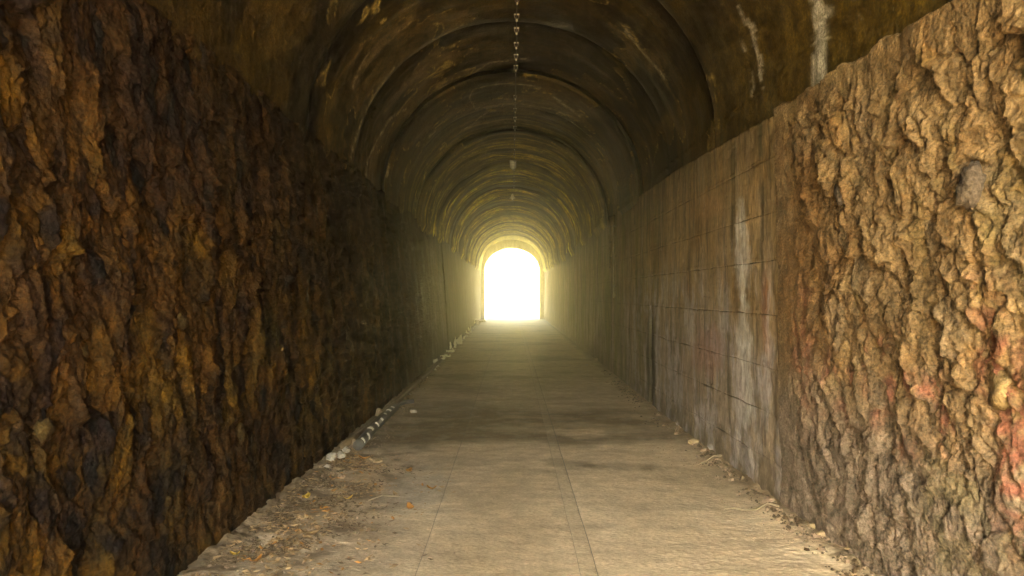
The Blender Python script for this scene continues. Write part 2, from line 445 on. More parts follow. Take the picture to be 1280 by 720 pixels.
# ------------------------------------------------------------------ concrete lining in bays and lifts
LIFTS = [-0.03, 0.27, 0.62, 0.96, 1.35, 1.75, 2.10, 2.50]
def concrete_colour(U, V, side, edge_d):
    c = np.zeros(U.shape + (3,)); c[:] = (0.29, 0.20, 0.10)
    st = fbm(U * 5.5, V * 0.45, 4, 700 + side)            # vertical streaks
    st2 = fbm(U * 14, V * 0.6, 3, 710 + side)
    c = mixc(c, (0.30, 0.225, 0.155), smooth(0.0, 0.4, st) * 0.8)
    c = mixc(c, (0.20, 0.115, 0.035), smooth(0.0, 0.4, fbm(U * 1.6, V * 1.1, 4, 720 + side)) * 0.8)
    c = mixc(c, (0.30, 0.24, 0.20), (1 - smooth(0.6, 1.7, V + 0.3 * fbm(U, V, 3, 730 + side))) * 0.65)
    c = mixc(c, (0.06, 0.045, 0.018), smooth(0.08, 0.40, st2 + 0.4 * st) * 0.85)
    c = mixc(c, (0.16, 0.145, 0.03), smooth(6.5, 12, U) * smooth(-0.15, 0.3, fbm(U * 2.2, V * 0.4, 3, 740 + side)) * 0.8)
    c = mixc(c, (0.06, 0.05, 0.02), smooth(2.2, 3.1, V + 0.3 * fbm(U * 2, V, 3, 750 + side)) * 0.55)
    c = mixc(c, (0.11, 0.085, 0.05), (1 - smooth(0.02, 0.4, V + 0.18 * fbm(U * 5, V * 2, 3, 755 + side))) * 0.65)
    if side == 1:
        # lime run-off beside the rock: three tapering tongues one below the other, as in the photograph
        for (u0, zt, zb, w) in ((5.62, 2.32, 1.42, 0.17), (5.60, 1.50, 0.86, 0.17), (5.62, 0.98, 0.40, 0.20)):
            tt = (V - zb) / (zt - zb)
            wid = w * np.clip(np.sin(np.clip(tt, 0, 1) ** 0.8 * np.pi), 0, 1) ** 0.7
            d = np.abs(U - u0 + 0.10 * fbm(U * 2, V * 3, 3, 760)) - wid * 1.25 + 0.12 * fbm(U * 7, V * 5, 4, 762, 0.65)
            m = (1 - smooth(-0.10, 0.05, d + 0.05 * fbm(U * 14, V * 9, 3, 761))) * ((tt > 0) & (tt < 1))
            m = m * (0.55 + 0.45 * smooth(-0.3, 0.3, fbm(U * 20, V * 8, 3, 763)))
            c = mixc(c, (0.58, 0.56, 0.54), m * 0.95)
        c = mixc(c, (0.42, 0.36, 0.30), blob(U, V, 8.4, 1.5, 0.10, 0.3, 31, 0.6) * 0.5)
        c = mixc(c, (0.34, 0.11, 0.06), blob(U, V, 5.12, 1.3, 0.07, 0.4, 33, 0.8, 1.0) * 0.5)
        c = mixc(c, (0.40, 0.36, 0.36), smooth(-0.1, 0.25, fbm(U * 3.0, V * 1.1, 5, 771, 0.7)) * (1 - smooth(1.2, 2.1, V)) * (1 - smooth(9, 13, U)) * 0.85)
        c = mixc(c, (0.42, 0.27, 0.12), smooth(0.05, 0.35, fbm(U * 2.5, V * 1.4, 5, 772, 0.65)) * smooth(1.2, 2.2, V) * 0.6)
        c = mixc(c, (0.30, 0.15, 0.13), blob(U, V, 6.6, 0.95, 0.5, 0.25, 34) * 0.5)
        c = mixc(c, (0.03, 0.025, 0.01), blob(U, V, 9.25, 0.5, 0.30, 0.80, 35, 0.4, 0.3) * 0.9)  # drain slot stain, widened to paint shade over its lit edge
        c = mixc(c, (0.42, 0.25, 0.12), blob(U, V, 6.6, 2.35, 0.5, 0.14, 37, 0.5, 1.2) * 0.55)
    else:
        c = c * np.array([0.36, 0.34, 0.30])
    c = mixc(c, (0.12, 0.085, 0.045), (1 - smooth(0.0, 0.02, edge_d)) * 0.25 * smooth(-0.2, 0.3, fbm(U * 3, V * 3, 3, 775)))
    return c * (1 + 0.55 * fbm(U * 7, V * 2.6, 5, 770, 0.7))[..., None]

def build_lining(side, y0, label, bays, gaps=()):
    """side = 1 right, 2 left. One block per bay and lift near the camera, one per bay farther off."""
    xf = x_right if side == 1 else x_left
    zt = z_right if side == 1 else z_left
    sg = 1 if side == 1 else -1
    root = empty('concrete_wall', (sg * 1.95, 0, 0), label=label, cat='concrete wall', kind='thing')
    for bi in range(len(bays) - 1):
        a, b = bays[bi], bays[bi + 1]
        mid = (a + b) / 2
        near = mid < 17
        lifts = LIFTS + [None] if near else [-0.03, None]
        proud = 0.012 - 0.0025 * bi
        for li in range(len(lifts) - 1):
            aa, bb = a, b
            for (g, gz) in gaps:                       # drain slot: the blocks stop short of it
                if abs(a - g) < 0.01 and lifts[li] < gz: aa = g + 0.12
                if abs(b - g) < 0.01 and lifts[li] < gz: bb = g - 0.12
            step = min(max(mid * mid / 1500, 0.012), 0.12)
            zstep = min(max(mid / 700, 0.009), 0.05)
            nu = max(6, int((bb - aa) / step))
            us = np.concatenate([[aa, aa + 0.004, aa + 0.014], np.linspace(aa + 0.03, bb - 0.03, nu), [bb - 0.014, bb - 0.004, bb]])
            z0 = lifts[li]
            z1 = lifts[li + 1]
            hh = (z1 if z1 is not None else 2.98) - z0
            nv = max(5, int(hh / zstep))
            ts = np.concatenate([[0, 0.004 / hh, 0.012 / hh], np.linspace(0.025 / hh, 1 - 0.025 / hh, nv), [1 - 0.012 / hh, 1 - 0.004 / hh, 1]])
            U = np.broadcast_to(us[None, :], (len(ts), len(us)))
            topz = (zt(us) if z1 is None else np.full(len(us), z1))
            V = z0 + ts[:, None] * (topz - z0)[None, :]
            wob = 0.016 * fbm(us * 2.5, us * 0 + li, 3, 800)
            V = V + (ts[:, None] * (1 if z1 is not None else 0) + (1 - ts[:, None]) * (1 if li > 0 else 0)) * 0 + wob[None, :] * (0 if z0 < 0 and z1 is None else 1) * np.minimum(1, np.minimum(ts[:, None] * 1e3 + (li > 0), 1))
            if li == 0: V = np.where(ts[:, None] == 0, z0, V)
            eu = np.minimum(U - aa, bb - U)
            ev = np.minimum((ts[:, None]) * hh, (1 - ts[:, None]) * hh)
            ed = np.minimum(eu, ev + 0 * U)
            h = 0.014 * fbm(U * 2.2, V * 2.2, 4, 810) + 0.007 * fbm(U * 13, V * 6, 4, 820, 0.65) - 0.006 * smooth(0.25, 0.5, fbm(U * 9, V * 9, 3, 822)) + proud + 0.006 * (_h(np.array([bi]), np.array([li]), 19)[0] - 0.5)
            # crumbly lips along the lift lines
            lip = np.exp(-((ts[:, None] * hh - 0.02) / 0.016) ** 2) + np.exp(-(((1 - ts[:, None]) * hh - 0.02) / 0.014) ** 2)
            h = h + lip * (0.020 * smooth(-0.05, 0.4, fbm(U * 26, V * 0 + li * 3, 3, 830)) * smooth(-0.3, 0.2, fbm(U * 1.2, V * 0 + li * 7, 2, 831))) * (1 if near else 0.5)
            # worn rough foot
            h = h + 0.02 * fbm(U * 9, V * 9, 4, 840) * (1 - smooth(0.1, 0.6, V)) + 0.022 * (1 - smooth(4.8, 5.5, U)) * fbm(U * 8, V * 5, 4, 845) * (side == 1)
            jg = smooth(-0.15, 0.35, fbm(U * 1.3, V * 0 + li * 5, 3, 776))
            h = h - (0.002 + 0.008 * jg) * (1 - smooth(0.0, 0.003, ed)) - (0.030 * (1 - smooth(0.0, 0.014, eu)) + 0 * V)
            X = xf(U, V) - sg * h
            P = np.stack([X - sg * 1.95, U, V], -1)
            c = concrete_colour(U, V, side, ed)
            w = smooth(0.1, 0.4, fbm(U * 9, V * 0.5, 3, 850)) * 0.7
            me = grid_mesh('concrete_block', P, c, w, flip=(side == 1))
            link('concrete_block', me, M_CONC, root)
    # rough fill behind the blocks, seen only in the joints and the drain slot
    us = np.arange(y0, Y_FAR + 0.3, 0.25); ts = np.linspace(0, 1, 8)
    U = np.broadcast_to(us[None, :], (8, len(us))); V = ts[:, None] * (zt(us) + 0.02)[None, :]
    P = np.stack([xf(U, V) + sg * 0.10 - sg * 1.95, U, V], -1)
    c = np.zeros(U.shape + (3,)); c[:] = (0.03, 0.024, 0.012)
    link('backing', grid_mesh('backing', P, c, np.zeros(U.shape), flip=(side == 1)), M_CONC, root)
    return root

# ------------------------------------------------------------------ vault in pours
def vault_path(n, zr, zl):
    """profile from the right springing over the crown to the left springing: (n, 2) and unit outward normals"""
    pts = []
    a = np.linspace(0, np.pi, n - 8)
    el = np.stack([HALF * np.cos(a), CEN + (CROWN - CEN) * np.sin(a)], -1)
    return a, el

# dried seepage lines on the vault, given by the sight lines along which the eye finds them
SEEPS = [([(657, 75), (613, 80), (590, 95), (573, 103), (553, 110), (527, 130), (510, 150)], 1.0, 0.8),
         ([(510, 137), (490, 150), (477, 173), (463, 200), (460, 218)], 1.0, 0.9),
         ([(462, 67), (450, 87), (442, 107)], 1.3, 0.7), ([(493, 83), (470, 117), (453, 147), (438, 197)], 1.2, 0.7),
         ([(677, 107), (643, 101), (610, 103), (590, 109), (585, 118), (593, 133), (620, 128), (660, 127), (690, 133), (713, 143)], 0.9, 0.9),
         ([(693, 118), (708, 130), (726, 143)], 2.2, 0.9), ([(783, 37), (800, 60), (817, 80), (830, 97)], 1.6, 0.9),
         ([(710, 148), (723, 155), (740, 172), (757, 193), (767, 220)], 1.0, 1.0), ([(610, 140), (590, 155), (575, 165)], 1.0, 0.8),
         ([(490, 187), (483, 220)], 1.0, 0.8), ([(577, 33), (553, 47)], 1.4, 0.6), ([(534, 168), (541, 162)], 2.4, 1.0), ([(660, 156), (600, 156)], 1.2, 0.5)]
def vault_sy(px, py):
    dx, dz = (px - 640) / 853.0, (368 - py) / 853.0
    # |x / HALF|^2 + |(1.5 + z - CEN) / rise|^2 = 1 along the sight line
    rise = CROWN - CEN; off = 1.5 - CEN
    a = (dx / HALF) ** 2 + (dz / rise) ** 2; b = 2 * off * dz / rise ** 2; c_ = (off / rise) ** 2 - 1
    y = (-b + math.sqrt(b * b - 4 * a * c_)) / (2 * a)
    ang = math.atan2((1.5 + dz * y - CEN) / rise, dx * y / HALF)
    return ang * 1.88, y

def build_vault():
    root = empty('vault_ceiling', (0, 0, CEN), label='dark stained barrel vault in board-marked concrete rings overhead', cat='vaulted ceiling', kind='thing')
    joints = [Y_NEAR, 0.2, 6.45, 8.35, 10.2, 11.9, 13.6, 15.4]
    r_ = random.Random(5)
    while joints[-1] < Y_FAR - 2.4: joints.append(joints[-1] + r_.uniform(1.3, 1.9))
    joints.append(Y_FAR)
    NA = 300
    a = np.linspace(0, np.pi, NA)
    for k in range(len(joints) - 1):
        y0, y1 = joints[k], joints[k + 1]
        if y1 <= 1: ys = np.linspace(y0, y1, 30)
        else: ys = persp(y0, y1, 1900, 0.010, 0.06) if y0 > 1.6 else np.linspace(y0, y1, 120)
        ys = np.unique(np.concatenate([[y0, y0 + 0.006, y0 + 0.02, y0 + 0.05], ys[(ys > y0 + 0.06) & (ys < y1 - 0.06)], [y1 - 0.05, y1 - 0.02, y1 - 0.006, y1]]))
        A = np.broadcast_to(a[None, :], (len(ys), NA))
        Yy = np.broadcast_to(ys[:, None], A.shape)
        S = A * 1.88                                   # arc length
        off = 0.006 * k if k <= 2 else (0.036 if k % 2 else -0.036) + r_.uniform(-0.022, 0.022)
        ed = np.minimum(Yy - y0, y1 - Yy)
        rr_ = off + 0.022 * fbm(S * 0.8, Yy * 0.8, 3, 900) + 0.006 * fbm(S * 5, Yy * 5, 3, 905)
        # shutter boards: long planks along the tunnel nearer, ring-wise scoring farther in
        boards = 0.004 * np.abs(((S / 0.16 + 0.1 * fbm(S, Yy, 2, 907)) % 1) - 0.5) * 2
        brd_edge = np.exp(-((((S / 0.16) % 1) - 0.5) / 0.05) ** 2) * 0.005 * smooth(-0.2, 0.4, fbm(S * 2, Yy * 2, 3, 908))
        ringn = fbm(S * 0.4, Yy * 4.5, 4, 910) 
        ringr = ridge(S * 0.35, Yy * 3.2, 4, 913)
        ring_w = smooth(12.0, 17.0, Yy)
        h = -rr_ + brd_edge * (1 - ring_w) - 0.026 * ringn * (0.25 + ring_w) + 0.075 * ringr * ring_w + 0.012 * ringr + 0.010 * fbm(S * 1.2, Yy * 14, 3, 914) * (0.3 + ring_w)
        h = h - 0.03 * np.exp(-(ed / 0.014) ** 2) - 0.02 * np.exp(-(ed / 0.10) ** 2)
        # crumbling lift line on the near right haunch
        lift = np.exp(-((S - 0.06) / 0.018) ** 2) + np.exp(-((S - 5.15) / 0.018) ** 2) * 0.8
        h = h + lift * 0.035 * smooth(-0.1, 0.45, fbm(S * 22, Yy * 15, 3, 912)) * (Yy < 9)
        # ---------------- colour
        c = np.zeros(A.shape + (3,)); c[:] = (0.085, 0.060, 0.020)
        c = mixc(c, (0.155, 0.115, 0.030), smooth(0.0, 0.4, fbm(S * 1.1, Yy * 2.2, 4, 920)) * 0.8)
        c = mixc(c, (0.12, 0.085, 0.05), smooth(0.0, 0.4, fbm(S * 0.9 + 5, Yy * 1.3, 4, 925)) * 0.7)
        c = mixc(c, (0.030, 0.022, 0.008), smooth(-0.05, 0.2, fbm(S * 0.45, Yy * 1.3 + 3, 4, 930)) * 0.9)
        haunch = 1 - smooth(0.15, 1.2, S)
        c = mixc(c, (0.20, 0.145, 0.035), haunch * (1 - smooth(5.5, 8, Yy)) * (0.4 + 0.6 * smooth(-0.3, 0.3, fbm(S * 0.8, Yy * 3.5, 3, 931))) * 0.9)
        # algae and lime scoring deeper inside, grazing exit light painted in as gold stripes
        algae_glow = smooth(10.5, 17, Yy)
        c = mixc(c, (0.40, 0.32, 0.08), algae_glow * smooth(-0.25, 0.35, ringn) * 0.9)
        c = mixc(c, (0.85, 0.68, 0.22), algae_glow * smooth(0.02, 0.22, fbm(S * 0.6 + 2, Yy * 7.5, 4, 935)) * 0.9)
        c = mixc(c, (0.04, 0.035, 0.015), algae_glow * smooth(0.0, 0.3, fbm(S * 0.35, Yy * 1.9, 4, 936)) * 0.92)
        c = mixc(c, (0.80, 0.78, 0.66), smooth(22, 36, Yy) * (0.5 + 0.5 * smooth(-0.2, 0.3, ringn)) * 0.8)  # last rings paled in the colour for the brightness of the exit
        # damp band beside each joint
        jd = np.exp(-((ed + 0.10 * fbm(S * 0.8, Yy * 0 + k, 3, 937)) / 0.20) ** 2)
        c = mixc(c, (0.010, 0.008, 0.004), jd * 0.9 * (1 if y0 > 1 else 0.4))
        crust = np.zeros(A.shape)
        # lime outlines of dried seepage: thin bright contour lines of a noise field, pale on the inside
        f = fbm(S * 0.55 + 0.22 * perlin(S * 3, Yy * 3, 3), Yy * 0.75 + 0.12 * perlin(S * 4, Yy * 4, 4), 4, 940, 0.42)
        line = np.exp(-((f - 0.10 - 0.012 * fbm(S * 9, Yy * 9, 2, 942)) / 0.010) ** 2) * smooth(-0.35, 0.05, fbm(S * 2.3, Yy * 2.3, 3, 941)) * smooth(5.0, 6.5, Yy) * (1 - smooth(14, 17, Yy))
        pale = smooth(0.10, 0.13, f) * (1 - smooth(0.2, 0.42, f)) * smooth(4.0, 6.5, Yy) * (1 - smooth(14, 17, Yy))
        c = mixc(c, (0.26, 0.20, 0.11), pale * 0.6)
        c = mixc(c, (0.85, 0.75, 0.5), line * 0.95)
        crust += line * 0.8
        mul = lerp(np.array([0.46, 0.39, 0.18]), np.array([1.25, 1.2, 0.6]), smooth(11.0, 19.0, Yy)[..., None])  # far vault lifted in colour to suggest light from the exit
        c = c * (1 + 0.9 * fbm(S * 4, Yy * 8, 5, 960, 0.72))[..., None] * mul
        if 3 < y1 and y0 < 16:
            wS = S + 0.035 * fbm(S * 5, Yy * 5, 4, 970, 0.6); wY = Yy + 0.07 * fbm(S * 5, Yy * 4, 4, 971, 0.6)
            for (poly, wd, st) in SEEPS:
                q = [vault_sy(*p) for p in poly]
                dm = np.full(A.shape, 9.0)
                for (a0, b0), (a1, b1) in zip(q[:-1], q[1:]):
                    ux, uy = a1 - a0, (b1 - b0) * 0.42
                    L2 = ux * ux + uy * uy + 1e-9
                    px_, py_ = wS - a0, (wY - b0) * 0.42
                    t_ = np.clip((px_ * ux + py_ * uy) / L2, 0, 1)
                    dm = np.minimum(dm, np.hypot(px_ - t_ * ux, py_ - t_ * uy))
                core = np.exp(-(dm / (0.011 * wd)) ** 2) * (0.35 + 0.65 * smooth(-0.25, 0.2, fbm(S * 14, Yy * 10, 3, 972)))
                halo = np.exp(-(dm / (0.09 * wd)) ** 2) * smooth(-0.1, 0.35, fbm(S * 9, Yy * 7, 4, 973, 0.65))
                c = mixc(c, (0.20, 0.155, 0.08), halo * 0.55 * st)
                c = mixc(c, (0.48, 0.42, 0.27), core * 0.95 * st)
                crust += core * 0.7 * st
        # the two white runs on the right haunch
        for (yc, s0, s1, w, br) in ((4.20, -1.0, 1.6, 0.085, 1.0), (5.22, 0.05, 1.25, 0.040, 0.9), (5.42, 0.05, 0.6, 0.022, 0.7)):
            yc2 = yc + 0.10 * fbm(S * 1.6, S * 0 + yc, 4, 950) + (S - 0.5) * 0.06
            wid = w * (0.55 + 0.9 * smooth(-0.4, 0.4, fbm(S * 3, S * 0 + yc, 3, 951))) * smooth(s0 - 0.02, s0 + 0.25, S)
            d = np.abs(Yy - yc2) - wid + 0.13 * fbm(S * 4, Yy * 8, 5, 952, 0.7)
            m = (1 - smooth(-0.012, 0.012, d)) * (S > s0) * (1 - smooth(s1 - 0.2, s1, S)) * br
            m = m * (0.5 + 0.5 * smooth(-0.25, 0.15, fbm(S * 22, Yy * 22, 3, 953)))
            c = mixc(c, (0.52, 0.49, 0.43), m * 0.95)
            crust += m
        # two pale patches on the left haunch
        for (yc, sc_, ry, rs) in ((3.9, 5.3, 0.12, 0.35), (6.1, 4.35, 0.18, 0.22), (7.4, 4.5, 0.10, 0.45), (9.0, 4.3, 0.14, 0.5)):
            m = blob(Yy * 2, S * 2, yc * 2, sc_ * 2, ry * 2, rs * 2, int(yc * 10), 0.5, 1.0)
            c = mixc(c, (0.19, 0.14, 0.07), m * 0.6)
            crust += m * 0.3
        h = h + 0.008 * crust * (0.6 + fbm(S * 25, Yy * 25, 2, 955))
        if k < 3: pass
        rad = np.stack([np.cos(A) * (HALF - h), CEN + np.sin(A) * (CROWN - CEN - h)], -1)
        X, Z = rad[..., 0], rad[..., 1]
        # legs below the springing
        n_leg = 6
        P = np.stack([X, Yy, Z], -1)
        def leg(col, zf):
            base = P[:, col]
            rows = []
            for t in np.linspace(0, 1, n_leg + 1)[1:]:
                q = base.copy(); q[:, 2] = base[:, 2] + ((zf(ys) - 0.03) - base[:, 2]) * min(t * 7 / 5, 1)
                if t > 0.8: q[:, 2] -= 0.25 * (t - 0.8) / 0.2; q[:, 0] += np.sign(base[:, 0]) * 0.12 * (t - 0.8) / 0.2
                rows.append(q)
            return rows
        rl = leg(0, z_right); ll = leg(NA - 1, z_left)
        P = np.concatenate([np.stack(rl[::-1], 1), P, np.stack(ll, 1)], 1)
        def pad(q): return np.concatenate([np.repeat(q[:, :1], n_leg, 1), q, np.repeat(q[:, -1:], n_leg, 1)], 1)
        c = pad(c)
        wet = pad(np.clip(0.1 + smooth(0.0, 0.4, fbm(S * 1.5, Yy * 2.5, 3, 965)) * 0.8 + jd * 0.5 + algae_glow * 0.35 - crust, 0, 1))
        P[..., 2] -= CEN
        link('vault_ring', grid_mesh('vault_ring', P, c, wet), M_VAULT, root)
    return root

# ------------------------------------------------------------------ floor in slabs
def build_floor():
    root = empty('floor', (0, 0, 0), kind='structure')
    ys_all = np.concatenate([persp(Y_NEAR - 0.3, 2.0, 900, 0.06, 0.08)[:-1], persp(2.0, Y_FAR, 1500, 0.0065, 0.10)])
    xl = lambda y: x_left(y, 0 * y) - 0.15
    xr = lambda y: x_right(y, 0 * y) + 0.12
    strips = [(xl, lambda y: 0 * y - 0.515, 150, 'floor_slab'), (lambda y: 0 * y - 0.512, lambda y: 0 * y + 0.369, 110, 'floor_slab'),
              (lambda y: 0 * y + 0.372, lambda y: 0 * y + 0.462, 16, 'trench_strip'), (lambda y: 0 * y + 0.465, xr, 170, 'floor_slab')]
    for si, (fa, fb, n, nm) in enumerate(strips):
        ts = np.linspace(0, 1, n)
        wa = 0.006 * fbm(ys_all * 1.5, ys_all * 0, 3, 990); 
        A = fa(ys_all) + (wa if si > 0 else 0); B = fb(ys_all) + (wa if si < 3 else 0)
        X = A[None, :] + (B - A)[None, :] * ts[:, None]
        Yy = np.broadcast_to(ys_all[None, :], X.shape)
        Z = 0.006 * fbm(X * 1.1, Yy * 0.9, 3, 1000)
        # trowelled ripples running across the floor, strong nearer the camera
        rip = ridge(X * 4.5 + 1.2 * fbm(X * 2, Yy * 3, 3, 1003), Yy * 12 + 1.5 * fbm(X * 3, Yy * 3, 3, 1004), 4, 1002)
        am = smooth(-0.35, 0.35, fbm(X * 0.9, Yy * 0.7, 3, 1005)) * (1 - smooth(5.0, 8.5, Yy))
        Z = Z + 0.0038 * rip * (0.25 + am) + 0.0032 * fbm(X * 12, Yy * 14, 5, 1007, 0.7) + 0.0014 * fbm(X * 22, Yy * 40, 2, 1006)
        edge = np.minimum(np.abs(X - A[None, :]), np.abs(X - B[None, :]))
        inner = np.ones(X.shape)
        if si == 0: edge = np.abs(X - B[None, :])
        if si == 3: edge = np.abs(X - A[None, :])
        gv = smooth(-0.35, 0.25, fbm(Yy * 0.9, Yy * 0 + si, 3, 1060)) * (0.5 if si > 1 else 0.25)
        Z = Z - 0.004 * gv * (1 - smooth(0, 0.006, edge)) - 0.0015 * (1 - smooth(0, 0.03, edge))
        if si == 2: Z = Z - 0.004
        # dirt banked up against the walls
        dl = X - x_left(Yy, 0 * Yy); dr = x_right(Yy, 0 * Yy) - X
        bank_l = 1 - smooth(0.0, 0.28, dl + 0.10 * fbm(X * 3, Yy * 3, 3, 1010))
        bank_r = 1 - smooth(0.0, 0.22, dr + 0.10 * fbm(X * 3, Yy * 3, 3, 1011))
        Z = Z + 0.035 * bank_l * (0.7 + fbm(X * 9, Yy * 9, 3, 1012)) + 0.030 * bank_r * (0.7 + fbm(X * 9, Yy * 9, 3, 1013))
        # ------- colour
        c = np.zeros(X.shape + (3,)); c[:] = (0.50, 0.395, 0.275)
        c = mixc(c, (0.60, 0.49, 0.35), smooth(0, 0.4, fbm(X * 1.3, Yy * 1.6, 4, 1020)) * 0.8)
        c = mixc(c, (0.34, 0.265, 0.18), smooth(0, 0.4, fbm(X * 1.0, Yy * 3.0, 4, 1025)) * 0.6)
        c = mixc(c, (0.36, 0.27, 0.165), (1 - smooth(0.0, 0.5, np.abs(X + 0.07))) * (1 - smooth(5, 7, Yy)) * 0.5)
        c = mixc(c, (0.30, 0.29, 0.27), blob(X, Yy, -0.75, 5.3, 0.22, 0.5, 5) * 0.4)
        # damp dark zone crossing the floor beyond seven metres
        n = fbm(X * 0.9, Yy * 1.1, 4, 1030)
        edge_y = 6.75 + 0.35 * np.abs(X + 0.1) ** 1.3 * np.where(X < 0, -0.9, -0.1) + 0.45 * n
        damp = smooth(0, 0.5, Yy - edge_y) * (1 - 0.65 * smooth(8.2, 10.0, Yy + n))
        damp = damp * (0.55 + 0.45 * smooth(-0.25, 0.15, fbm(X * 0.8, Yy * 1.9, 4, 1035)))
        isl = blob(X, Yy, 0.75, 7.4, 0.38, 0.25, 41) * 0.6 + blob(X, Yy, 1.15, 6.5, 0.35, 0.3, 42) * 0.5
        damp = np.clip(damp - isl + blob(X, Yy, 0.45, 6.05, 0.22, 0.16, 43) * 0.6 + blob(X, Yy, 0.95, 5.95, 0.25, 0.13, 44) * 0.55 + blob(X, Yy, 1.55, 5.6, 0.4, 0.5, 45) * 0.4, 0, 1)
        c = mixc(c, (0.12, 0.085, 0.040), damp * 0.88)
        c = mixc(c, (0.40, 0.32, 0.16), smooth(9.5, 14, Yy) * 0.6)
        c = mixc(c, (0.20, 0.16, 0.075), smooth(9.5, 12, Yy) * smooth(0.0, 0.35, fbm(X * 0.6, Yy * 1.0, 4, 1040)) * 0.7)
        c = mixc(c, (0.14, 0.095, 0.05), np.maximum(bank_l, bank_r) * 0.8)
        c = c * (1 + 0.35 * fbm(X * 5, Yy * 6, 5, 1046, 0.65))[..., None]
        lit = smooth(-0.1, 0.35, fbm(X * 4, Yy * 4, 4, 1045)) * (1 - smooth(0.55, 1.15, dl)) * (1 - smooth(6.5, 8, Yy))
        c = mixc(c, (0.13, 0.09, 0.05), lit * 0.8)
        c = mixc(c, (0.22, 0.165, 0.10), (1 - smooth(0, 0.012, edge)) * 0.5 * gv)
        if si == 2: c = mixc(c, (0.36, 0.29, 0.20), np.full(X.shape, 0.35))
        wet = np.clip(damp * smooth(-0.1, 0.3, fbm(X * 4.8, Yy * 5.4, 5, 1050, 0.65)) * 0.8 + smooth(10, 14, Yy) * 0.35, 0, 1)
        P = np.stack([X, Yy, Z], -1)
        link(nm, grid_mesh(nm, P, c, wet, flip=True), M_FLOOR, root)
    # bed under the joints
    ys = np.array([Y_NEAR - 0.3, Y_FAR]); P = np.array([[[-2.3, y, -0.035] for y in ys], [[2.3, y, -0.035] for y in ys]])
    c = np.full(P.shape, 0.1)
    link('floor_bed', grid_mesh('floor_bed', P, c, np.zeros((2, 2)), flip=True), M_FLOOR, root)
    return root

# ------------------------------------------------------------------ portals, hill and ground
def arch_outline(half, spring, crown, n=40):
    a = np.linspace(0, np.pi, n)
    pts = [(half, -0.02)] + [(half, z) for z in np.linspace(0.5, spring, 6)[:-1]]
    pts += [(half * math.cos(t), spring + (crown - spring) * math.sin(t)) for t in a]
    pts += [(-half, z) for z in np.linspace(spring, 0.5, 6)[1:]] + [(-half, -0.02)]
    return pts

def build_portal(name, y, thick, half, spring, crown, label, outer_half=2.6, outer_crown=5.6, col=(0.34, 0.27, 0.17), sgn=1):
    root = empty(name, (0, y, 0), label=label, cat='portal')
    inn = arch_outline(half, spring, crown); out = arch_outline(outer_half, spring, outer_crown)
    loops = [(inn, 0.0), (inn, 0.03), (inn, thick), (out, thick), (out, 0.0), (inn, 0.0)]
    P = np.array([[[p[0], sgn * d, p[1]] for (o_, d) in loops] for p in [None] for p in [None]]) if False else \
        np.array([[[o_[i][0], sgn * d, o_[i][1]] for (o_, d) in loops] for i in range(len(inn))], float)
    P[:, :, 0] += 0.012 * perlin(P[:, :, 2] * 3, P[:, :, 1] * 3 + 1, 3)
    c = np.zeros(P.shape); c[:] = col
    link('arch_ring', grid_mesh('arch_ring', P, c, np.zeros(P.shape[:2]), smooth_shade=False, flip=sgn < 0), M_CONC, root)
    return root

def build_outside():
    # ground: one sheet to the horizon
    n = 121
    g = np.sinh(np.linspace(-5.0, 5.0, n)); g = g / g.max() * 900
    X, Yy = np.meshgrid(g, g + 15, indexing='ij')
    Z = -0.06 + 0 * X
    d = np.maximum(np.abs(X) - 6, 0)
    Z = Z + np.where(np.abs(Yy - 17) > 30, 1, 0) * 0.6 * np.clip(d / 40, 0, 1) * perlin(X / 30, Yy / 30, 5) 
    P = np.stack([X, Yy, Z], -1)
    o = link('ground', grid_mesh('ground', P, flip=False), M_GROUND); tag(o, kind='structure')
    # the hill the tunnel is driven through
    y0, y1 = Y_NEAR - 0.25, Y_FAR + 0.35
    out = arch_outline(2.35, 3.0, 5.3)
    nx = len(out)
    ang = np.linspace(0, np.pi, nx)
    outer = [(34 * math.cos(t) if abs(math.cos(t)) > 0 else 0, -0.3 + 6.8 * math.sin(t) ** 0.9) for t in ang]
    rows = []
    ysl = np.linspace(y0, y1, 24)
    for t in (0, 0.03, 0.1, 0.25, 0.5, 0.75, 1.0):
        rows.append([(lerp(out[i][0], outer[i][0], t), y0 - 0.9 * t, lerp(out[i][1], outer[i][1], t)) for i in range(nx)])
    for y in ysl:
        s = 1 + 0.12 * math.sin(y * 0.3)
        rows.append([(outer[i][0], y, outer[i][1] * s + 0.5 * math.sin(outer[i][0] * 0.4 + y)) for i in range(nx)])
    for t in (1.0, 0.75, 0.5, 0.25, 0.1, 0.03, 0):
        rows.append([(lerp(out[i][0], outer[i][0], t), y1 + 0.9 * t, lerp(out[i][1], outer[i][1], t)) for i in range(nx)])
    P = np.array(rows, float)
    o = link('hill', grid_mesh('hill', P), M_HILL); tag(o, kind='structure')
    # steep bank added beyond the far mouth to warm the glow coming in
    u = np.linspace(-30, 30, 80); v = np.linspace(0, 1, 20)
    Uu, Vv = np.meshgrid(u, v, indexing='ij')
    Zb = -0.2 + 9.0 * Vv ** 0.9 * (0.9 + 0.2 * perlin(Uu / 6, Vv * 2, 8))
    Yb = Y_FAR + 24 + 5 * Vv - 0.010 * Uu ** 2 + 0.8 * perlin(Uu / 3, Vv * 4, 9)
    P = np.stack([Uu, Yb, Zb], -1)
    o = link('added_glow_bank', grid_mesh('added_glow_bank', P), M_BANK); tag(o, kind='structure')

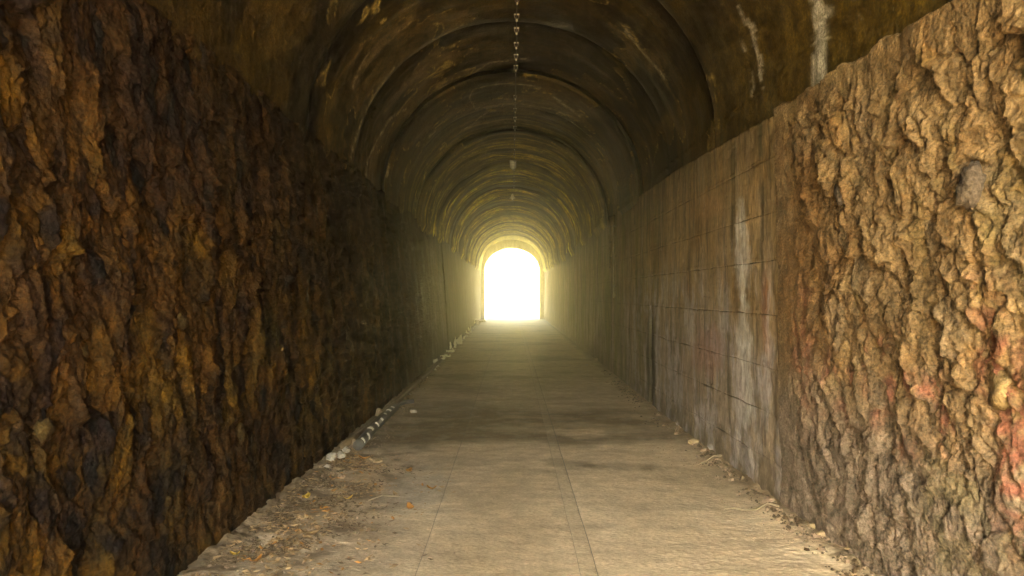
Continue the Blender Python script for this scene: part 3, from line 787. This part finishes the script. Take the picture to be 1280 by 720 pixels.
build_outside()
build_portal('tunnel_portal', Y_FAR, 0.5, 1.66, 2.97, 4.30, 'pale arched concrete frame around the bright far mouth', col=(0.62, 0.60, 0.54))
nearp = build_portal('tunnel_portal', Y_NEAR, 0.4, 1.84, 3.0, 4.75, 'concrete arch ring of the near mouth behind the viewer', sgn=-1)
rock_r = build_right_rock()
rock_l = build_left_rock()
bays_r = [ROCK_R_END + 0.02, 7.75, 9.25, 11.0, 12.75, 14.6, 16.5, 18.6, 20.8, 23.0, 25.4, 28.0, 31.0, 34.0, 37.5, Y_FAR]
bays_l = [18.05, 20.4, 22.8, 25.2, 28.0, 31.0, 34.0, 37.5, Y_FAR]
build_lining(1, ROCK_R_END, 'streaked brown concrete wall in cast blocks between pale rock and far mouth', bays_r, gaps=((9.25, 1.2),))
build_lining(2, 18.0, 'dark mossy concrete wall beyond the brown rock, beside the bright litter', bays_l)
build_vault()
build_floor()


# ================================================================= small things
M_STEEL = plain('dull_grey_steel', (0.30, 0.27, 0.22), 0.5, 0.3, 60, 0.3, 0.4)
M_PALE = plain('pale_enamel', (0.70, 0.66, 0.54), 0.35, 0.1, 60)
M_CABLE = plain('dusty_cable', (0.06, 0.05, 0.035), 0.7, 0.3, 80)
M_GLASS = plain('milky_lamp_glass', (0.80, 0.78, 0.68), 0.25, 0.05, 30)
M_PIPE = plain('muddy_brown_pipe', (0.15, 0.105, 0.055), 0.7, 0.4, 30, 0.5)
M_HOSE = plain('grey_tube_rubber', (0.09, 0.08, 0.07), 0.65, 0.3, 40, 0.4)
M_WHITE = plain('flaking_white_paint', (0.66, 0.63, 0.58), 0.8, 0.25, 70, 0.6)
M_STONE = [plain('plaster_white', (0.40, 0.36, 0.30), 0.9, 0.25, 30, 0.6), plain('ochre_stone', (0.30, 0.22, 0.125), 0.9, 0.3, 25, 0.7),
           plain('pinkish_stone', (0.25, 0.175, 0.12), 0.9, 0.3, 25, 0.7), plain('slate_grey_stone', (0.11, 0.095, 0.085), 0.85, 0.35, 25, 0.7),
           plain('dark_brown_stone', (0.060, 0.034, 0.012), 0.7, 0.4, 18, 0.8)]
M_BED = [plain('ochre_wall_stone', (0.27, 0.185, 0.09), 0.9, 0.45, 22, 0.9), plain('brown_wall_stone', (0.10, 0.058, 0.020), 0.8, 0.45, 22, 0.9)]
M_LEAF = [plain('orange_dry_leaf', (0.48, 0.22, 0.04), 0.7, 0.3, 50), plain('tan_dry_leaf', (0.36, 0.24, 0.12), 0.8, 0.3, 50),
          plain('dark_dry_leaf', (0.13, 0.085, 0.045), 0.8, 0.3, 50), plain('yellow_dry_leaf', (0.62, 0.42, 0.06), 0.7, 0.25, 50)]
M_PAPER = plain('crumpled_pale_paper', (0.74, 0.70, 0.52), 0.8, 0.12, 20)
M_TWIG = plain('bleached_twig', (0.24, 0.185, 0.115), 0.85, 0.3, 60)

def finish(bm, name, smooth_shade=False):
    me = bpy.data.meshes.new(name); bm.to_mesh(me); bm.free()
    me.polygons.foreach_set('use_smooth', np.full(len(me.polygons), smooth_shade)); me.update()
    return me

def tube(bm, pts, r, seg=8, radii=None):
    pts = [Vector(p) for p in pts]; rings = []
    for i, p in enumerate(pts):
        t = (pts[min(i + 1, len(pts) - 1)] - pts[max(i - 1, 0)]).normalized()
        up = Vector((0, 0, 1)) if abs(t.z) < 0.9 else Vector((1, 0, 0))
        a = t.cross(up).normalized(); b = a.cross(t)
        rad = radii[i] if radii else r
        rings.append([bm.verts.new(p + (a * math.cos(2 * math.pi * k / seg) + b * math.sin(2 * math.pi * k / seg)) * rad) for k in range(seg)])
    for i in range(len(rings) - 1):
        for k in range(seg):
            bm.faces.new((rings[i][k], rings[i][(k + 1) % seg], rings[i + 1][(k + 1) % seg], rings[i + 1][k]))
    bm.faces.new(rings[0][::-1]); bm.faces.new(rings[-1])

def box(bm, c, s):
    m = Matrix.Translation(c) @ Matrix.Diagonal((*s, 1))
    bmesh.ops.create_cube(bm, size=1, matrix=m)

def stone_mesh(seed, size, sub=2, rough=0.28, name='stone'):
    bm = bmesh.new(); bmesh.ops.create_icosphere(bm, subdivisions=sub, radius=1)
    q = np.array([v.co[:] for v in bm.verts])
    # chop by random planes for broken facets, then roughen
    rr = np.random.default_rng(seed)
    d = np.ones(len(q))
    rough = rough * 1.3
    for _ in range(9):
        nrm = rr.normal(size=3); nrm /= np.linalg.norm(nrm); off = rr.uniform(0.62, 0.95)
        dot = q @ nrm
        d = np.where(dot * d > off, off / np.maximum(dot, 1e-3), d)
    d = d * (1 + rough * 0.5 * (perlin(q[:, 0] * 2 + seed, q[:, 1] * 2 + q[:, 2] * 1.7, seed)) + rough * 0.25 * perlin(q[:, 0] * 6, q[:, 2] * 6 + q[:, 1] * 5, seed + 1))
    for v, k in zip(bm.verts, d):
        v.co = Vector((v.co.x * k * size[0], v.co.y * k * size[1], v.co.z * k * size[2]))
    return finish(bm, name, sub > 2)

def at_floor(px, py):
    y = 1.5 * 853.0 / (py - 368.0)
    return Vector(((px - 640.0) / 853.0 * y, y, 0.0))

def floor_z(x, y):
    xa, ya = np.array([float(x)]), np.array([float(y)])
    dl = x - float(x_left(ya, 0 * ya)[0]); dr = float(x_right(ya, 0 * ya)[0]) - x
    return 0.004 + 0.02 * max(0, 1 - dl / 0.25) + 0.02 * max(0, 1 - dr / 0.2)

# stones bedded in the rock faces, parts of the walls
def bed_stone(key, root, y, z, size, mat, seed, rz=0.0):
    P, ys = SURF[key]
    j = int(np.argmin(np.abs(P[200, :, 1] - y))); i = int(np.argmin(np.abs(P[:, j, 2] - z)))
    p = P[i, j]
    me = stone_mesh(seed, size, 3, 0.45)
    at = me.color_attributes.new('Col', 'FLOAT_COLOR', 'POINT')
    for d_ in at.data: d_.color = (*mat, 1)
    sgn = -1 if key == 'r' else 1
    o = link('stone', me, M_ROCK if key == 'r' else M_ROCKL, root, (p[0] - root.location.x + -sgn * size[0] * 0.25, p[1], p[2]))
    o.rotation_euler = (rz, 0, 0)
bed_stone('r', rock_r, 2.72, 1.93, (0.045, 0.060, 0.115), (0.10, 0.075, 0.055), 3, 0.2)
bed_stone('r', rock_r, 3.85, 2.08, (0.035, 0.055, 0.085), (0.11, 0.09, 0.08), 4, -0.2)
bed_stone('r', rock_r, 2.68, 1.12, (0.045, 0.085, 0.095), (0.25, 0.17, 0.08), 5)
for k, (y, z, s) in enumerate(((2.62, 0.98, 0.035), (2.9, 1.25, 0.04), (3.7, 1.35, 0.04), (4.4, 0.6, 0.05))):
    bed_stone('l', rock_l, y, z, (s, s * 1.25, s * 1.3), (0.045, 0.030, 0.010), 20 + k, k)

# ---- crown: cable, clips, two dead lamps
CX = 0.055
def crown_z(x=CX): return CEN + (CROWN - CEN) * math.sqrt(1 - (x / HALF) ** 2) - 0.02
bm = bmesh.new()
ys = np.arange(Y_NEAR + 0.2, 40.6, 0.22)
tube(bm, [(CX + 0.004 * math.sin(y * 3), y, crown_z() - 0.055 - 0.012 * abs(math.sin(y * math.pi / 0.45))) for y in ys], 0.007, 6)
cable = link('ceiling_cable', finish(bm, 'ceiling_cable', True), M_CABLE)
tag(cable, 'thin dark cable running along the crown of the vault', 'cable')
clip_ys = [7.05, 7.5, 7.96, 8.37, 8.86, 9.3, 9.75, 11.2, 12.0, 12.6, 13.3, 14.1, 15.1, 15.9, 17.6, 18.5, 19.5, 20.5, 23.2, 24.8, 26.5, 28.5]
def clip_meshes():
    bm = bmesh.new(); box(bm, (0, 0, 0.0), (0.062, 0.022, 0.010))
    a = finish(bm, 'clip_plate')
    bm = bmesh.new()
    tube(bm, [(-0.024, 0, 0), (-0.025, 0, -0.03), (-0.014, 0, -0.052), (0, 0, -0.060), (0.014, 0, -0.052), (0.025, 0, -0.03), (0.024, 0, 0)], 0.0045, 6)
    b = finish(bm, 'clip_hook', True)
    bm = bmesh.new(); tube(bm, [(0, 0, -0.055), (0, 0, -0.066), (0, 0, -0.076), (0, 0, -0.084)], 0, 8, [0.006, 0.012, 0.012, 0.005])
    c = finish(bm, 'clip_knob', True)
    return a, b, c
cm = clip_meshes()
ordn = ['first', 'second', 'third', 'fourth', 'fifth', 'sixth', 'seventh', 'eighth', 'ninth', 'tenth', 'eleventh', 'twelfth', 'thirteenth', 'fourteenth']
for k, y in enumerate(clip_ys):
    if k < 14: lab = 'metal cable clip on the vault crown, %s from the top edge of the view' % ordn[k]
    elif k < 18: lab = 'tiny metal cable clip, %s past the caged lamp towards the bell lamp' % ordn[k - 14]
    else: lab = 'tiny metal cable clip on the crown, %s past the bell lamp' % ordn[k - 18]
    g = 'cable clips along the vault crown'
    t = empty('cable_clip', (CX, y, crown_z() - 0.012), label=lab, cat='cable clip', group=g)
    for nm, me, mt in (('mounting_plate', cm[0], M_PALE), ('hook', cm[1], M_STEEL), ('knob', cm[2], M_PALE)):
        link(nm, me, mt, t)
# caged bulkhead lamp
t = empty('ceiling_lamp', (CX - 0.03, 16.7, crown_z() - 0.01), label='box-shaped unlit lamp in a wire cage, nearer of two on the crown', cat='lamp')
bm = bmesh.new(); box(bm, (0, 0, -0.02), (0.22, 0.16, 0.04)); bmesh.ops.bevel(bm, geom=bm.edges[:], offset=0.006, segments=2); link('lamp_base', finish(bm, 'lamp_base'), M_STEEL, t)
bm = bmesh.new(); tube(bm, [(0, 0, -0.03), (0, 0, -0.06), (0, 0, -0.2), (0, 0, -0.25), (0, 0, -0.27)], 0, 16, [0.075, 0.085, 0.085, 0.06, 0.02]); link('glass_jar', finish(bm, 'glass_jar', True), M_GLASS, t)
for k in range(6):
    a = k * math.pi / 3
    bm = bmesh.new(); tube(bm, [(0.1 * math.cos(a), 0.1 * math.sin(a), -0.03), (0.105 * math.cos(a), 0.105 * math.sin(a), -0.2), (0.06 * math.cos(a), 0.06 * math.sin(a), -0.29), (0, 0, -0.30)], 0.006, 5)
    link('cage_wire', finish(bm, 'cage_wire', True), M_STEEL, t)
for zz, rr_ in ((-0.1, 0.104), (-0.19, 0.106)):
    bm = bmesh.new(); tube(bm, [(rr_ * math.cos(a), rr_ * math.sin(a), zz) for a in np.linspace(0, 2 * math.pi, 17)], 0.005, 5)
    link('cage_ring', finish(bm, 'cage_ring', True), M_STEEL, t)
t.scale = (0.8, 0.8, 0.8)
# bell lamp
t = empty('ceiling_lamp', (CX - 0.04, 21.8, crown_z() - 0.01), label='bell-shaped unlit lamp hanging from the crown, deeper in the tunnel', cat='lamp')
bm = bmesh.new(); tube(bm, [(0, 0, 0), (0, 0, -0.12)], 0.012, 8); link('stem', finish(bm, 'stem', True), M_STEEL, t)
bm = bmesh.new(); tube(bm, [(0, 0, -0.10), (0, 0, -0.14), (0, 0, -0.20), (0, 0, -0.27), (0, 0, -0.30)], 0, 18, [0.03, 0.06, 0.085, 0.13, 0.165]); link('lamp_shade', finish(bm, 'lamp_shade', True), M_PALE, t)
bm = bmesh.new(); tube(bm, [(0, 0, -0.29), (0, 0, -0.33), (0, 0, -0.37), (0, 0, -0.39)], 0, 12, [0.03, 0.05, 0.045, 0.015]); link('bulb', finish(bm, 'bulb', True), M_GLASS, t)

t.scale = (0.62, 0.62, 0.7)
# ---- thin pipe up the right wall
def wall_pipe(y, z0, z1, r, off, label, name='drain_pipe'):
    bm = bmesh.new()
    tube(bm, [(float(x_right(np.array([y]), np.array([z]))[0]) - off, y + 0.01 * math.sin(z * 2), z) for z in np.linspace(z0, z1, 10)], r, 8)
    t = empty(name, (0, 0, 0), label=label, cat='pipe')
    link('pipe_tube', finish(bm, 'pipe_tube', True), plain('lime_crusted_pipe', (0.09, 0.07, 0.03), 0.7, 0.4, 20, 0.6), t)
    for z in np.linspace(z0 + 0.2, z1 - 0.2, 3):
        bm = bmesh.new(); box(bm, (float(x_right(np.array([y]), np.array([z]))[0]) - off * 0.6, y, z), (off * 1.2 + 0.02, 0.05 + 2 * r, 0.025))
        link('bracket', finish(bm, 'bracket'), M_CABLE, t)
wall_pipe(12.45, 1.45, 2.95, 0.022, 0.045, 'thin lime-crusted pipe climbing the right concrete wall, nearer of the pair')
wall_pipe(13.05, 2.0, 3.0, 0.016, 0.035, 'shorter thin pipe on the right concrete wall, just behind the first')

# ---- pipe along the foot of the left wall
pts = [(float(x_left(np.array([y]), np.array([0.0]))[0]) + 0.12 + 0.015 * math.sin(y * 1.7), y, 0.062 + 0.012 * math.sin(y * 2.3)) for y in np.arange(6.45, 15.2, 0.35)]
bm = bmesh.new(); tube(bm, pts, 0.036, 10)
t = empty('floor_pipe', (0, 0, 0), label='long muddy brown pipe lying along the foot of the dark rock wall', cat='pipe')
link('pipe_tube', finish(bm, 'pipe_tube', True), M_PIPE, t)
for y in (8.9, 11.7):
    bm = bmesh.new(); c0 = pts[int((y - 6.45) / 0.35)]; c1 = pts[int((y - 6.45) / 0.35) + 1]
    d = (Vector(c1) - Vector(c0)); tube(bm, [Vector(c0), Vector(c0) + d * 0.35], 0.046, 10)
    link('coupling', finish(bm, 'coupling', True), M_PIPE, t)

# ---- grey tube wound with flaking white bands
path = [(448, 563), (460, 549), (472, 536), (484, 524), (492, 516), (499, 510), (507, 507), (517, 506)]
cp = [at_floor(*p) + Vector((0, 0, 0.052)) for p in path]
fine = []
for i in range(len(cp) - 1):
    for k in range(6): fine.append(cp[i].lerp(cp[i + 1], k / 6))
fine.append(cp[-1])
t = empty('banded_tube', (0, 0, 0), label='grey tube with peeling white bands lying beside the brown pipe', cat='tube')
n_ = len(fine)
bm = bmesh.new(); tube(bm, fine, 0, 12, [0.050 if i < n_ * 0.62 else 0.030 for i in range(n_)])
link('tube_body', finish(bm, 'tube_body', True), M_HOSE, t)
k = 0; r3 = random.Random(3)
for i in range(1, int(n_ * 0.62) - 1, 3):
    d = (fine[i + 1] - fine[i]).normalized(); side = d.cross(Vector((0, 0, 1))).normalized()
    bm = bmesh.new(); seg = 9; w = r3.uniform(0.035, 0.06); tw = r3.uniform(0.5, 1.0)
    g = []; a0_ = r3.uniform(-0.1, 0.3); a1_ = a0_ + r3.uniform(0.2, 0.5)
    for a in np.linspace(a0_, a1_, seg):
        an = a * math.pi
        off = side * math.cos(an) * 0.054 + Vector((0, 0, 1)) * math.sin(an) * 0.054
        j = r3.uniform(0.7, 1.2)
        g.append([bm.verts.new(fine[i] + off + d * (tw * 0.06 * a + s_ * w * j)) for s_ in (-0.6, 0.6)] + [bm.verts.new(fine[i] + off * 0.9 + d * (tw * 0.06 * a + s_ * w * j)) for s_ in (0.6, -0.6)])
    for q in range(seg - 1):
        for m_ in range(4): bm.faces.new((g[q][m_], g[q][(m_ + 1) % 4], g[q + 1][(m_ + 1) % 4], g[q + 1][m_]))
    bm.faces.new(g[0][::-1]); bm.faces.new(g[-1]); bmesh.ops.recalc_face_normals(bm, faces=bm.faces[:])
    link('white_band', finish(bm, 'white_band'), M_WHITE, t)

# ---- loose stones, plaster and paper, each one of its own
def stone(px, py, size, mat, label, cat='stone', name='stone', seed=None, sub=2, rz=0.0):
    p = at_floor(px, py); me = stone_mesh(seed or int(px * 7 + py), size, sub, 0.3, name)
    o = link(name, me, mat, None, (p.x, p.y, floor_z(p.x, p.y) + size[2] * 0.45)); o.rotation_euler = (0, 0, rz)
    tag(o, label, cat)
stone(415, 577, (0.060, 0.075, 0.045), M_STONE[0], 'white plaster lump at the foot of the rock, nearest the leaf litter', 'plaster lump', 'plaster_lump')
stone(426, 574, (0.045, 0.05, 0.045), M_STONE[0], 'small white plaster lump by the near end of the brown pipe', 'plaster lump', 'plaster_lump')
stone(433, 567, (0.04, 0.06, 0.04), M_STONE[0], 'narrow white plaster lump between pipe end and pinkish stone', 'plaster lump', 'plaster_lump')
stone(442, 560, (0.075, 0.075, 0.055), M_STONE[2], 'pinkish block of stone at the near end of the banded tube')
stone(474, 521, (0.065, 0.09, 0.06), M_STONE[1], 'yellowish stone wedged between the brown pipe and banded tube')
stone(503, 501, (0.085, 0.085, 0.045), M_STONE[1], 'flat yellowish stone beyond the far end of the banded tube')
stone(517, 515, (0.05, 0.05, 0.03), M_STONE[0], 'small pale stone alone on the damp floor right of the tube')
stone(472, 577, (0.05, 0.05, 0.02), M_STONE[1], 'thin tan chip on the floor in front of the banded tube')
stone(424, 587, (0.06, 0.045, 0.018), M_STONE[1], 'flat tan chip between the plaster lumps and leaf litter')
stone(427, 597, (0.035, 0.03, 0.022), M_STONE[2], 'little pink chip just before the flat tan chip')
stone(1035, 673, (0.075, 0.045, 0.022), M_STONE[1], 'broad flat stone flake at the right wall foot, middle of three', 'stone flake', 'stone_flake', sub=3)
stone(1018, 662, (0.055, 0.035, 0.020), M_STONE[1], 'small stone flake at the right wall foot, farthest of three', 'stone flake', 'stone_flake', sub=3)
stone(1070, 693, (0.085, 0.04, 0.025), M_STONE[1], 'long stone flake at the right wall foot, nearest of three', 'stone flake', 'stone_flake', sub=3)
stone(960, 628, (0.05, 0.04, 0.02), M_STONE[2], 'pale chip beside the curved twig near the right wall')
stone(745, 452, (0.07, 0.09, 0.05), M_STONE[2], 'reddish stone at the foot of the right wall far inside')
stone(733, 457, (0.045, 0.04, 0.03), M_STONE[0], 'tiny white stone on the floor near the reddish stone')
stone(866, 556, (0.06, 0.05, 0.035), M_STONE[1], 'tan stone by the right wall in front of the drain slot')
stone(878, 566, (0.045, 0.05, 0.025), M_STONE[2], 'low pinkish stone by the right wall just before the tan stone')

def crumple(px, py, size, label, seed, mat=M_PAPER, cat='litter', name='crumpled_paper', rz=0.0):
    p = at_floor(px, py); rr = np.random.default_rng(seed)
    bm = bmesh.new(); bmesh.ops.create_grid(bm, x_segments=6, y_segments=6, size=1)
    for v in bm.verts:
        v.co.z = 0.5 + rr.normal() * 0.35 + 0.7 * (v.co.x * v.co.y) * rr.choice([-1, 1]); v.co.x += rr.normal() * 0.12; v.co.y += rr.normal() * 0.12
        v.co = Vector((v.co.x * size[0], v.co.y * size[1], max(0.02, v.co.z) * size[2]))
    bmesh.ops.solidify(bm, geom=bm.faces[:], thickness=0.004)
    o = link(name, finish(bm, name), mat, None, (p.x, p.y, floor_z(p.x, p.y) + 0.004)); o.rotation_euler = (0, 0, rz)
    tag(o, label, cat)
crumple(542, 456, (0.081, 0.074, 0.081), 'squarish pale carton at the near end of the bright litter', 1, name='crumpled_carton')
crumple(556, 447, (0.105, 0.074, 0.037), 'flat strip of pale paper just behind the squarish carton', 2, rz=0.5)
crumple(556, 438, (0.124, 0.155, 0.136), 'crumpled yellow paper heap against the left wall', 3, rz=1.0)
crumple(565, 433, (0.136, 0.124, 0.124), 'pale wrapper leaning at the heart of the litter heap', 4, rz=0.3)
crumple(572, 431, (0.062, 0.124, 0.211), 'tall folded card standing at the right of the litter heap', 5, rz=1.4)
crumple(563, 441, (0.112, 0.093, 0.062), 'low pink-tinged scrap in front of the pale wrapper', 6, rz=2.0)
crumple(577, 418, (0.161, 0.186, 0.161), 'small yellow paper heap midway to the far mouth', 7, rz=0.9)
crumple(584, 415, (0.124, 0.217, 0.198), 'pale scrap standing just past the small yellow heap', 8, rz=0.2)
crumple(594, 407, (0.186, 0.310, 0.236), 'bright scrap close by the far mouth, left side', 9)
crumple(602, 403, (0.217, 0.248, 0.136), 'flat bright scrap almost at the far mouth', 10)

# ---- twigs
def twig(pts, r, label):
    bm = bmesh.new(); q = [at_floor(*p) for p in pts]
    q = [v + Vector((0, 0, floor_z(v.x, v.y) + r + 0.012)) for v in q]
    tube(bm, q, r, 6, [r * (1 - 0.6 * i / len(q)) for i in range(len(q))])
    o = link('twig', finish(bm, 'twig', True), M_TWIG); tag(o, label, 'twig')
twig([(972, 638), (958, 633), (944, 640), (928, 641), (915, 638), (905, 640)], 0.008, 'curved bleached twig pointing at the right wall near the flakes')
twig([(902, 575), (891, 574), (880, 580), (872, 583)], 0.010, 'short pale twig on the floor before the lime-streaked wall')
twig([(500, 623), (478, 622), (462, 628)], 0.006, 'thin pale twig lying right of the leaf litter')

# ---- leaves
def leaf_mesh(L, W, curl, seed):
    rr = np.random.default_rng(seed); bm = bmesh.new(); rows = []
    for i, t in enumerate(np.linspace(0, 1, 7)):
        w = W * math.sin(math.pi * min(t * 0.92 + 0.04, 1)) ** 0.8
        zc = curl * L * (t - 0.5) ** 2 * 2 + 0.003
        rows.append([bm.verts.new((L * (t - 0.5), s_ * w + rr.normal() * W * 0.06, zc + abs(s_) * curl * W * 0.9 + 0.001)) for s_ in (-0.5, -0.2, 0.2, 0.5)])
    for i in range(6):
        for k in range(3): bm.faces.new((rows[i][k], rows[i + 1][k], rows[i + 1][k + 1], rows[i][k + 1]))
    bmesh.ops.solidify(bm, geom=bm.faces[:], thickness=0.0012)
    return finish(bm, 'leaf', True)
for k, (px, py, L, m_, lab) in enumerate((
        (455, 575, 0.11, 0, 'curled orange leaf on the floor before the banded tube'),
        (511, 591, 0.10, 0, 'lone orange-brown leaf at the edge of the damp patch'),
        (540, 613, 0.095, 0, 'orange leaf lying nearest the tunnel centre'),
        (437, 625, 0.075, 3, 'bright yellow curled leaf in the middle of leaf litter'),
        (514, 637, 0.095, 0, 'brown-orange leaf alone right of the leaf litter'),
        (508, 577, 0.05, 1, 'small tan leaf near the damp patch edge'),
        (383, 625, 0.11, 3, 'dull yellow leaf between the rock foot and leaf litter'),
        (295, 697, 0.07, 3, 'yellow leaf at the rock foot nearest the viewer'),
        (322, 703, 0.08, 0, 'rust brown leaf near the bottom of the litter'),
        (495, 620, 0.07, 1, 'pale tan leaf beside the thin twig'),
        (388, 670, 0.12, 1, 'broad tan leaf in the lower litter'),
        (467, 650, 0.05, 2, 'small dark leaf on bare floor below the litter edge'))):
    p = at_floor(px, py)
    o = link('leaf', leaf_mesh(L, L * 0.45, 0.5, k), M_LEAF[m_], None, (p.x, p.y, floor_z(p.x, p.y) + 0.004)); o.rotation_euler = (0.1, 0.1, k * 1.3)
    tag(o, lab, 'leaf')

# ---- litter and grit nobody could count
def scatter(name, n, gen, mk, mat):
    V, F = [], []; base = 0
    for k in range(n):
        g = gen()
        if g is None: continue
        v, f = mk(*g)
        V += v; F += [tuple(i + base for i in q) for q in f]; base += len(v)
    me = bpy.data.meshes.new(name); me.from_pydata(V, [], F); me.update()
    o = link(name, me, mat); tag(o, kind='stuff')
    return o
rs = random.Random(21)
def leaf_bit(x, y, s):
    a = rs.uniform(0, 6.28); ca, sa = math.cos(a), math.sin(a); z = floor_z(x, y)
    pts = [(-s, 0, rs.uniform(0, .3) * s), (0, -0.4 * s, rs.uniform(0, .5) * s), (s, 0, rs.uniform(0, .6) * s), (0, 0.4 * s, rs.uniform(0, .5) * s)]
    c_ = (0, 0, rs.uniform(0, .5) * s)
    v = [(x + p[0] * ca - p[1] * sa, y + p[0] * sa + p[1] * ca, z + p[2] + 0.002) for p in pts + [c_]]
    return v, [(0, 1, 4), (1, 2, 4), (2, 3, 4), (3, 0, 4)]
def grit(x, y, s):
    z = floor_z(x, y) - s * 0.2
    v = [(x + s * math.cos(a) * rs.uniform(.6, 1.1), y + s * math.sin(a) * rs.uniform(.6, 1.1), z) for a in (0.2, 1.5, 2.8, 4.1, 5.3)]
    v += [(x + s * .6 * math.cos(a) * rs.uniform(.5, 1), y + s * .6 * math.sin(a) * rs.uniform(.5, 1), z + s * rs.uniform(.5, .9)) for a in (0.2, 1.5, 2.8, 4.1, 5.3)]
    f = [(i, (i + 1) % 5, 5 + (i + 1) % 5, 5 + i) for i in range(5)] + [(9, 8, 7, 6, 5)]
    return v, f
def dens(x, y, sd): return float(fbm(np.array([x * 2.6]), np.array([y * 2.2]), 3, sd)[0])
def g_left(sc, wide, sd, y0=3.2, y1=6.4, thr=-0.05):
    def f():
        y = rs.uniform(y0, y1); xw = float(x_left(np.array([y]), np.array([0.0]))[0])
        x = xw + 0.06 + abs(rs.gauss(0, wide)) * (1.0 if y < 6 else 0.5)
        if dens(x, y, sd) < thr + 0.10 * (x - xw): return None
        return x, y, sc * rs.uniform(0.5, 1.6)
    return f
def g_right(sc, wide, y0=3.2, y1=12):
    def f():
        y = y0 + (y1 - y0) * rs.random() ** 1.5; xw = float(x_right(np.array([y]), np.array([0.0]))[0])
        x = xw - 0.05 - abs(rs.gauss(0, wide))
        if dens(x, y, 77) < 0.0: return None
        return x, y, sc * rs.uniform(0.5, 1.7)
    return f
scatter('leaf_litter', 5200, g_left(0.019, 0.34, 71), leaf_bit, M_LEAF[2])
scatter('leaf_litter', 3000, g_left(0.019, 0.40, 72), leaf_bit, M_LEAF[1])
scatter('leaf_litter', 900, g_left(0.018, 0.20, 79, 6.0, 12.0), leaf_bit, M_LEAF[1])
scatter('leaf_litter', 300, g_left(0.020, 0.42, 73), leaf_bit, M_LEAF[0])
scatter('floor_grit', 1500, g_left(0.007, 0.40, 71, 3.2, 9.5, -0.2), grit, M_STONE[2])
scatter('floor_grit', 420, g_left(0.010, 0.22, 74, 3.2, 15, -0.1), grit, M_STONE[1])
scatter('floor_grit', 900, g_right(0.009, 0.10), grit, M_STONE[4])
scatter('floor_grit', 500, g_right(0.007, 0.22, 3.2, 9), grit, M_STONE[2])


scatter('rubble', 420, g_right(0.017, 0.07, 3.2, 14), grit, M_STONE[4])
scatter('rubble', 130, g_right(0.020, 0.07, 3.2, 9), grit, M_STONE[2])
scatter('rubble', 320, g_left(0.020, 0.07, 76, 3.2, 26, -0.15), grit, M_STONE[2])
scatter('rubble', 400, g_left(0.015, 0.12, 78, 3.2, 16, -0.15), grit, M_STONE[4])

scatter('rubble', 150, g_left(0.026, 0.06, 80, 5.5, 34, -0.1), grit, M_STONE[0])
scatter('rubble', 110, g_left(0.040, 0.08, 81, 12, 38, -0.1), grit, M_PAPER)

# ------------------------------------------------------------------ hazy air
def build_haze():
    s = 950.0
    bm = bmesh.new(); bmesh.ops.create_cube(bm, size=1.0)
    me = bpy.data.meshes.new('haze'); bm.to_mesh(me); bm.free()
    m = bpy.data.materials.new('haze_air'); m.use_nodes = True
    nt = m.node_tree; nt.nodes.clear()
    out = nt.nodes.new('ShaderNodeOutputMaterial'); v = nt.nodes.new('ShaderNodeVolumePrincipled')
    v.inputs['Color'].default_value = (0.94, 0.93, 0.78, 1)
    v.inputs['Density'].default_value = HAZE
    v.inputs['Anisotropy'].default_value = 0.88
    nt.links.new(v.outputs[0], out.inputs['Volume'])
    o = link('haze', me, m); tag(o, kind='stuff')
    o.scale = (2 * s, 2 * s, 15.0); o.location = (0, 15, 15.0 / 2 - 2.0)
HAZE = 0.0150
build_haze()
